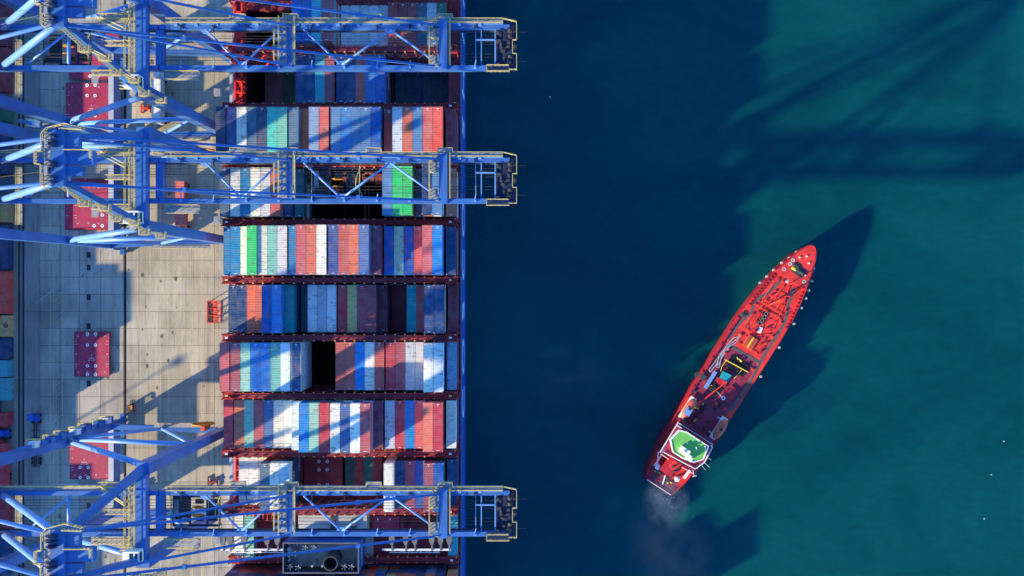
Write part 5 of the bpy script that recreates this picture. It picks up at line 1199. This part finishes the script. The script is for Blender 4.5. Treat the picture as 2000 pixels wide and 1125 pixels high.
for k in range(16): b.cbox(r_.uniform(1.2, 5.2), r_.uniform(-3.2, 3.2), DZ + .05, r_.uniform(.3, 1.0), r_.uniform(.3, 1.0), r_.uniform(.3, .9))
tb_(b, 'aft_winch', 'darkgrey')
b = MB().prism([(a, y) for a, y in outline(1, 0, .3) if a < 9], DZ + .032, DZ + .045); tb_(b, 'poop_deck', 'tank_plum_shade')

# ------------------------------------------------------------------ thin exhaust smoke drifting off the tanker's stern
def smoke(name, loc, size, dens, label):
    b = MB(); n, m = 14, 10; vs, fs = [], []
    for i in range(1, m):
        ph = math.pi * i / m
        for j in range(n): th = 2 * math.pi * j / n; vs.append((math.sin(ph) * math.cos(th), math.sin(ph) * math.sin(th), math.cos(ph)))
    vs += [(0, 0, 1), (0, 0, -1)]
    for i in range(m - 2):
        for j in range(n): fs.append((i * n + j, (i + 1) * n + j, (i + 1) * n + (j + 1) % n, i * n + (j + 1) % n))
    for j in range(n): fs.append((len(vs) - 2, j, (j + 1) % n)); fs.append((len(vs) - 1, (m - 2) * n + (j + 1) % n, (m - 2) * n + j))
    b.add(vs, fs)
    m_ = bpy.data.materials.new('thin_exhaust_smoke'); m_.use_nodes = True; N, Lk = nodes(m_); N.clear()
    out = N.new('ShaderNodeOutputMaterial'); pv = N.new('ShaderNodeVolumePrincipled'); pv.inputs['Color'].default_value = (.45, .60, .80, 1); pv.inputs['Anisotropy'].default_value = .2
    tc = N.new('ShaderNodeTexCoord'); ln = N.new('ShaderNodeVectorMath'); ln.operation = 'LENGTH'; Lk.new(tc.outputs['Object'], ln.inputs[0])
    fo_ = N.new('ShaderNodeMapRange'); fo_.inputs[1].default_value = 1.0; fo_.inputs[2].default_value = .1; fo_.inputs[3].default_value = 0; fo_.inputs[4].default_value = 1; Lk.new(ln.outputs['Value'], fo_.inputs[0])
    nz = N.new('ShaderNodeTexNoise'); nz.inputs['Scale'].default_value = 2.2; nz.inputs['Detail'].default_value = 6; nz.inputs['Distortion'].default_value = .8; Lk.new(tc.outputs['Object'], nz.inputs['Vector'])
    nr = N.new('ShaderNodeMapRange'); nr.inputs[1].default_value = .42; nr.inputs[2].default_value = .72; Lk.new(nz.outputs[0], nr.inputs[0])
    mu = N.new('ShaderNodeMath'); mu.operation = 'MULTIPLY'; Lk.new(fo_.outputs[0], mu.inputs[0]); Lk.new(nr.outputs[0], mu.inputs[1])
    m2 = N.new('ShaderNodeMath'); m2.operation = 'MULTIPLY'; m2.inputs[1].default_value = dens; Lk.new(mu.outputs[0], m2.inputs[0]); Lk.new(m2.outputs[0], pv.inputs['Density']); Lk.new(pv.outputs[0], out.inputs['Volume'])
    o = b.build(name, m_, None, loc); o.scale = size; tag(o, label, 'smoke', kind='stuff'); return o
smoke('exhaust_smoke', (41.5, -57.5, 8), (7.0, 8.0, 4.0), .16, 'thin grey exhaust smoke over the stern of the tanker')
smoke('exhaust_smoke', (42, -72, 9), (13, 20, 6), .014, 'faint smoke drifting over the water south of the tanker stern')
smoke('exhaust_smoke', (8, -22, 10), (19, 12, 8), .006, 'very faint smoke patch over the dark water between the two ships')
# specks floating on the water
sp = MB().cbox(0, 0, 0, .28, .2, .1).mesh('float', M['white'])
for x, y in ((139.6, -43.5), (136, -53), (134, -65.5), (10.8, 54.2)):
    tag(link('floating_debris', sp, None, (x, y, WZ + .02), random.random()), 'tiny pale speck of debris floating on the sea', 'debris', 'specks of debris on the water')

r3 = random.Random(21); b = MB()
for k in range(45):
    d_ = abs(r3.gauss(0, 3.2)); x = 41.5 + r3.gauss(1.5, 2.2) + d_ * .5; y = -57.0 - d_; q = r3.uniform(.03, .14)
    b.add([(x, y, WZ + .03), (x + q, y + q * .4, WZ + .03), (x + q * .6, y + q * 1.3, WZ + .03), (x - q * .5, y + q * .7, WZ + .03)], [(0, 1, 2, 3)])
tag(b.build('wake_foam', M['mark']), 'flecks of foam churned up at the stern of the tanker', 'foam', kind='stuff')

# lettering along the sides of the dark stacks, only legible as broken white strokes
def strokes(x, y0, y1, z, h):
    b = MB(); y = y0; q = random.Random(int(y0 * 10))
    while y < y1:
        w = q.uniform(.25, .6); b.box(x, x + .03, y, y + w, z, z + h); b.box(x, x + .03, y + w * .3, y + w * .6, z - h * .5, z + h * 1.4); y += w + q.uniform(.12, .5)
    return b
b = MB()
xs_ = XC[6] + CW + .03; xz_ = XC[15] + CW + .03
for x, y0, y1, z in ((xs_, -51.8, -46.4, 21.6), (xs_, -48.8, -46.6, 19.0), (xs_, -47.9, -44.3, 14.0), (xs_, -54.5, -51.5, 11.6), (xz_, 56.0, 58.0, 17.8), (xz_, 54.9, 57.8, 15.2), (xz_, 52.4, 57.8, 12.6)):
    c = strokes(x, y0, y1, z, .45); b.add(c.v, c.f)
tag(b.build('side_lettering', M['mark']), 'broken white lettering along the sides of the dark blue container stacks', 'lettering', kind='stuff')
b = MB(); b.ring(-140.0, -10.4, 2.62, 2.64, .62, .38, 18); b.box(-140.5, -139.5, -10.5, -10.3, 2.62, 2.65)
tag(b.build('round_logo', M['groove']), 'round black logo on the tan yard container at the left edge', 'logo')
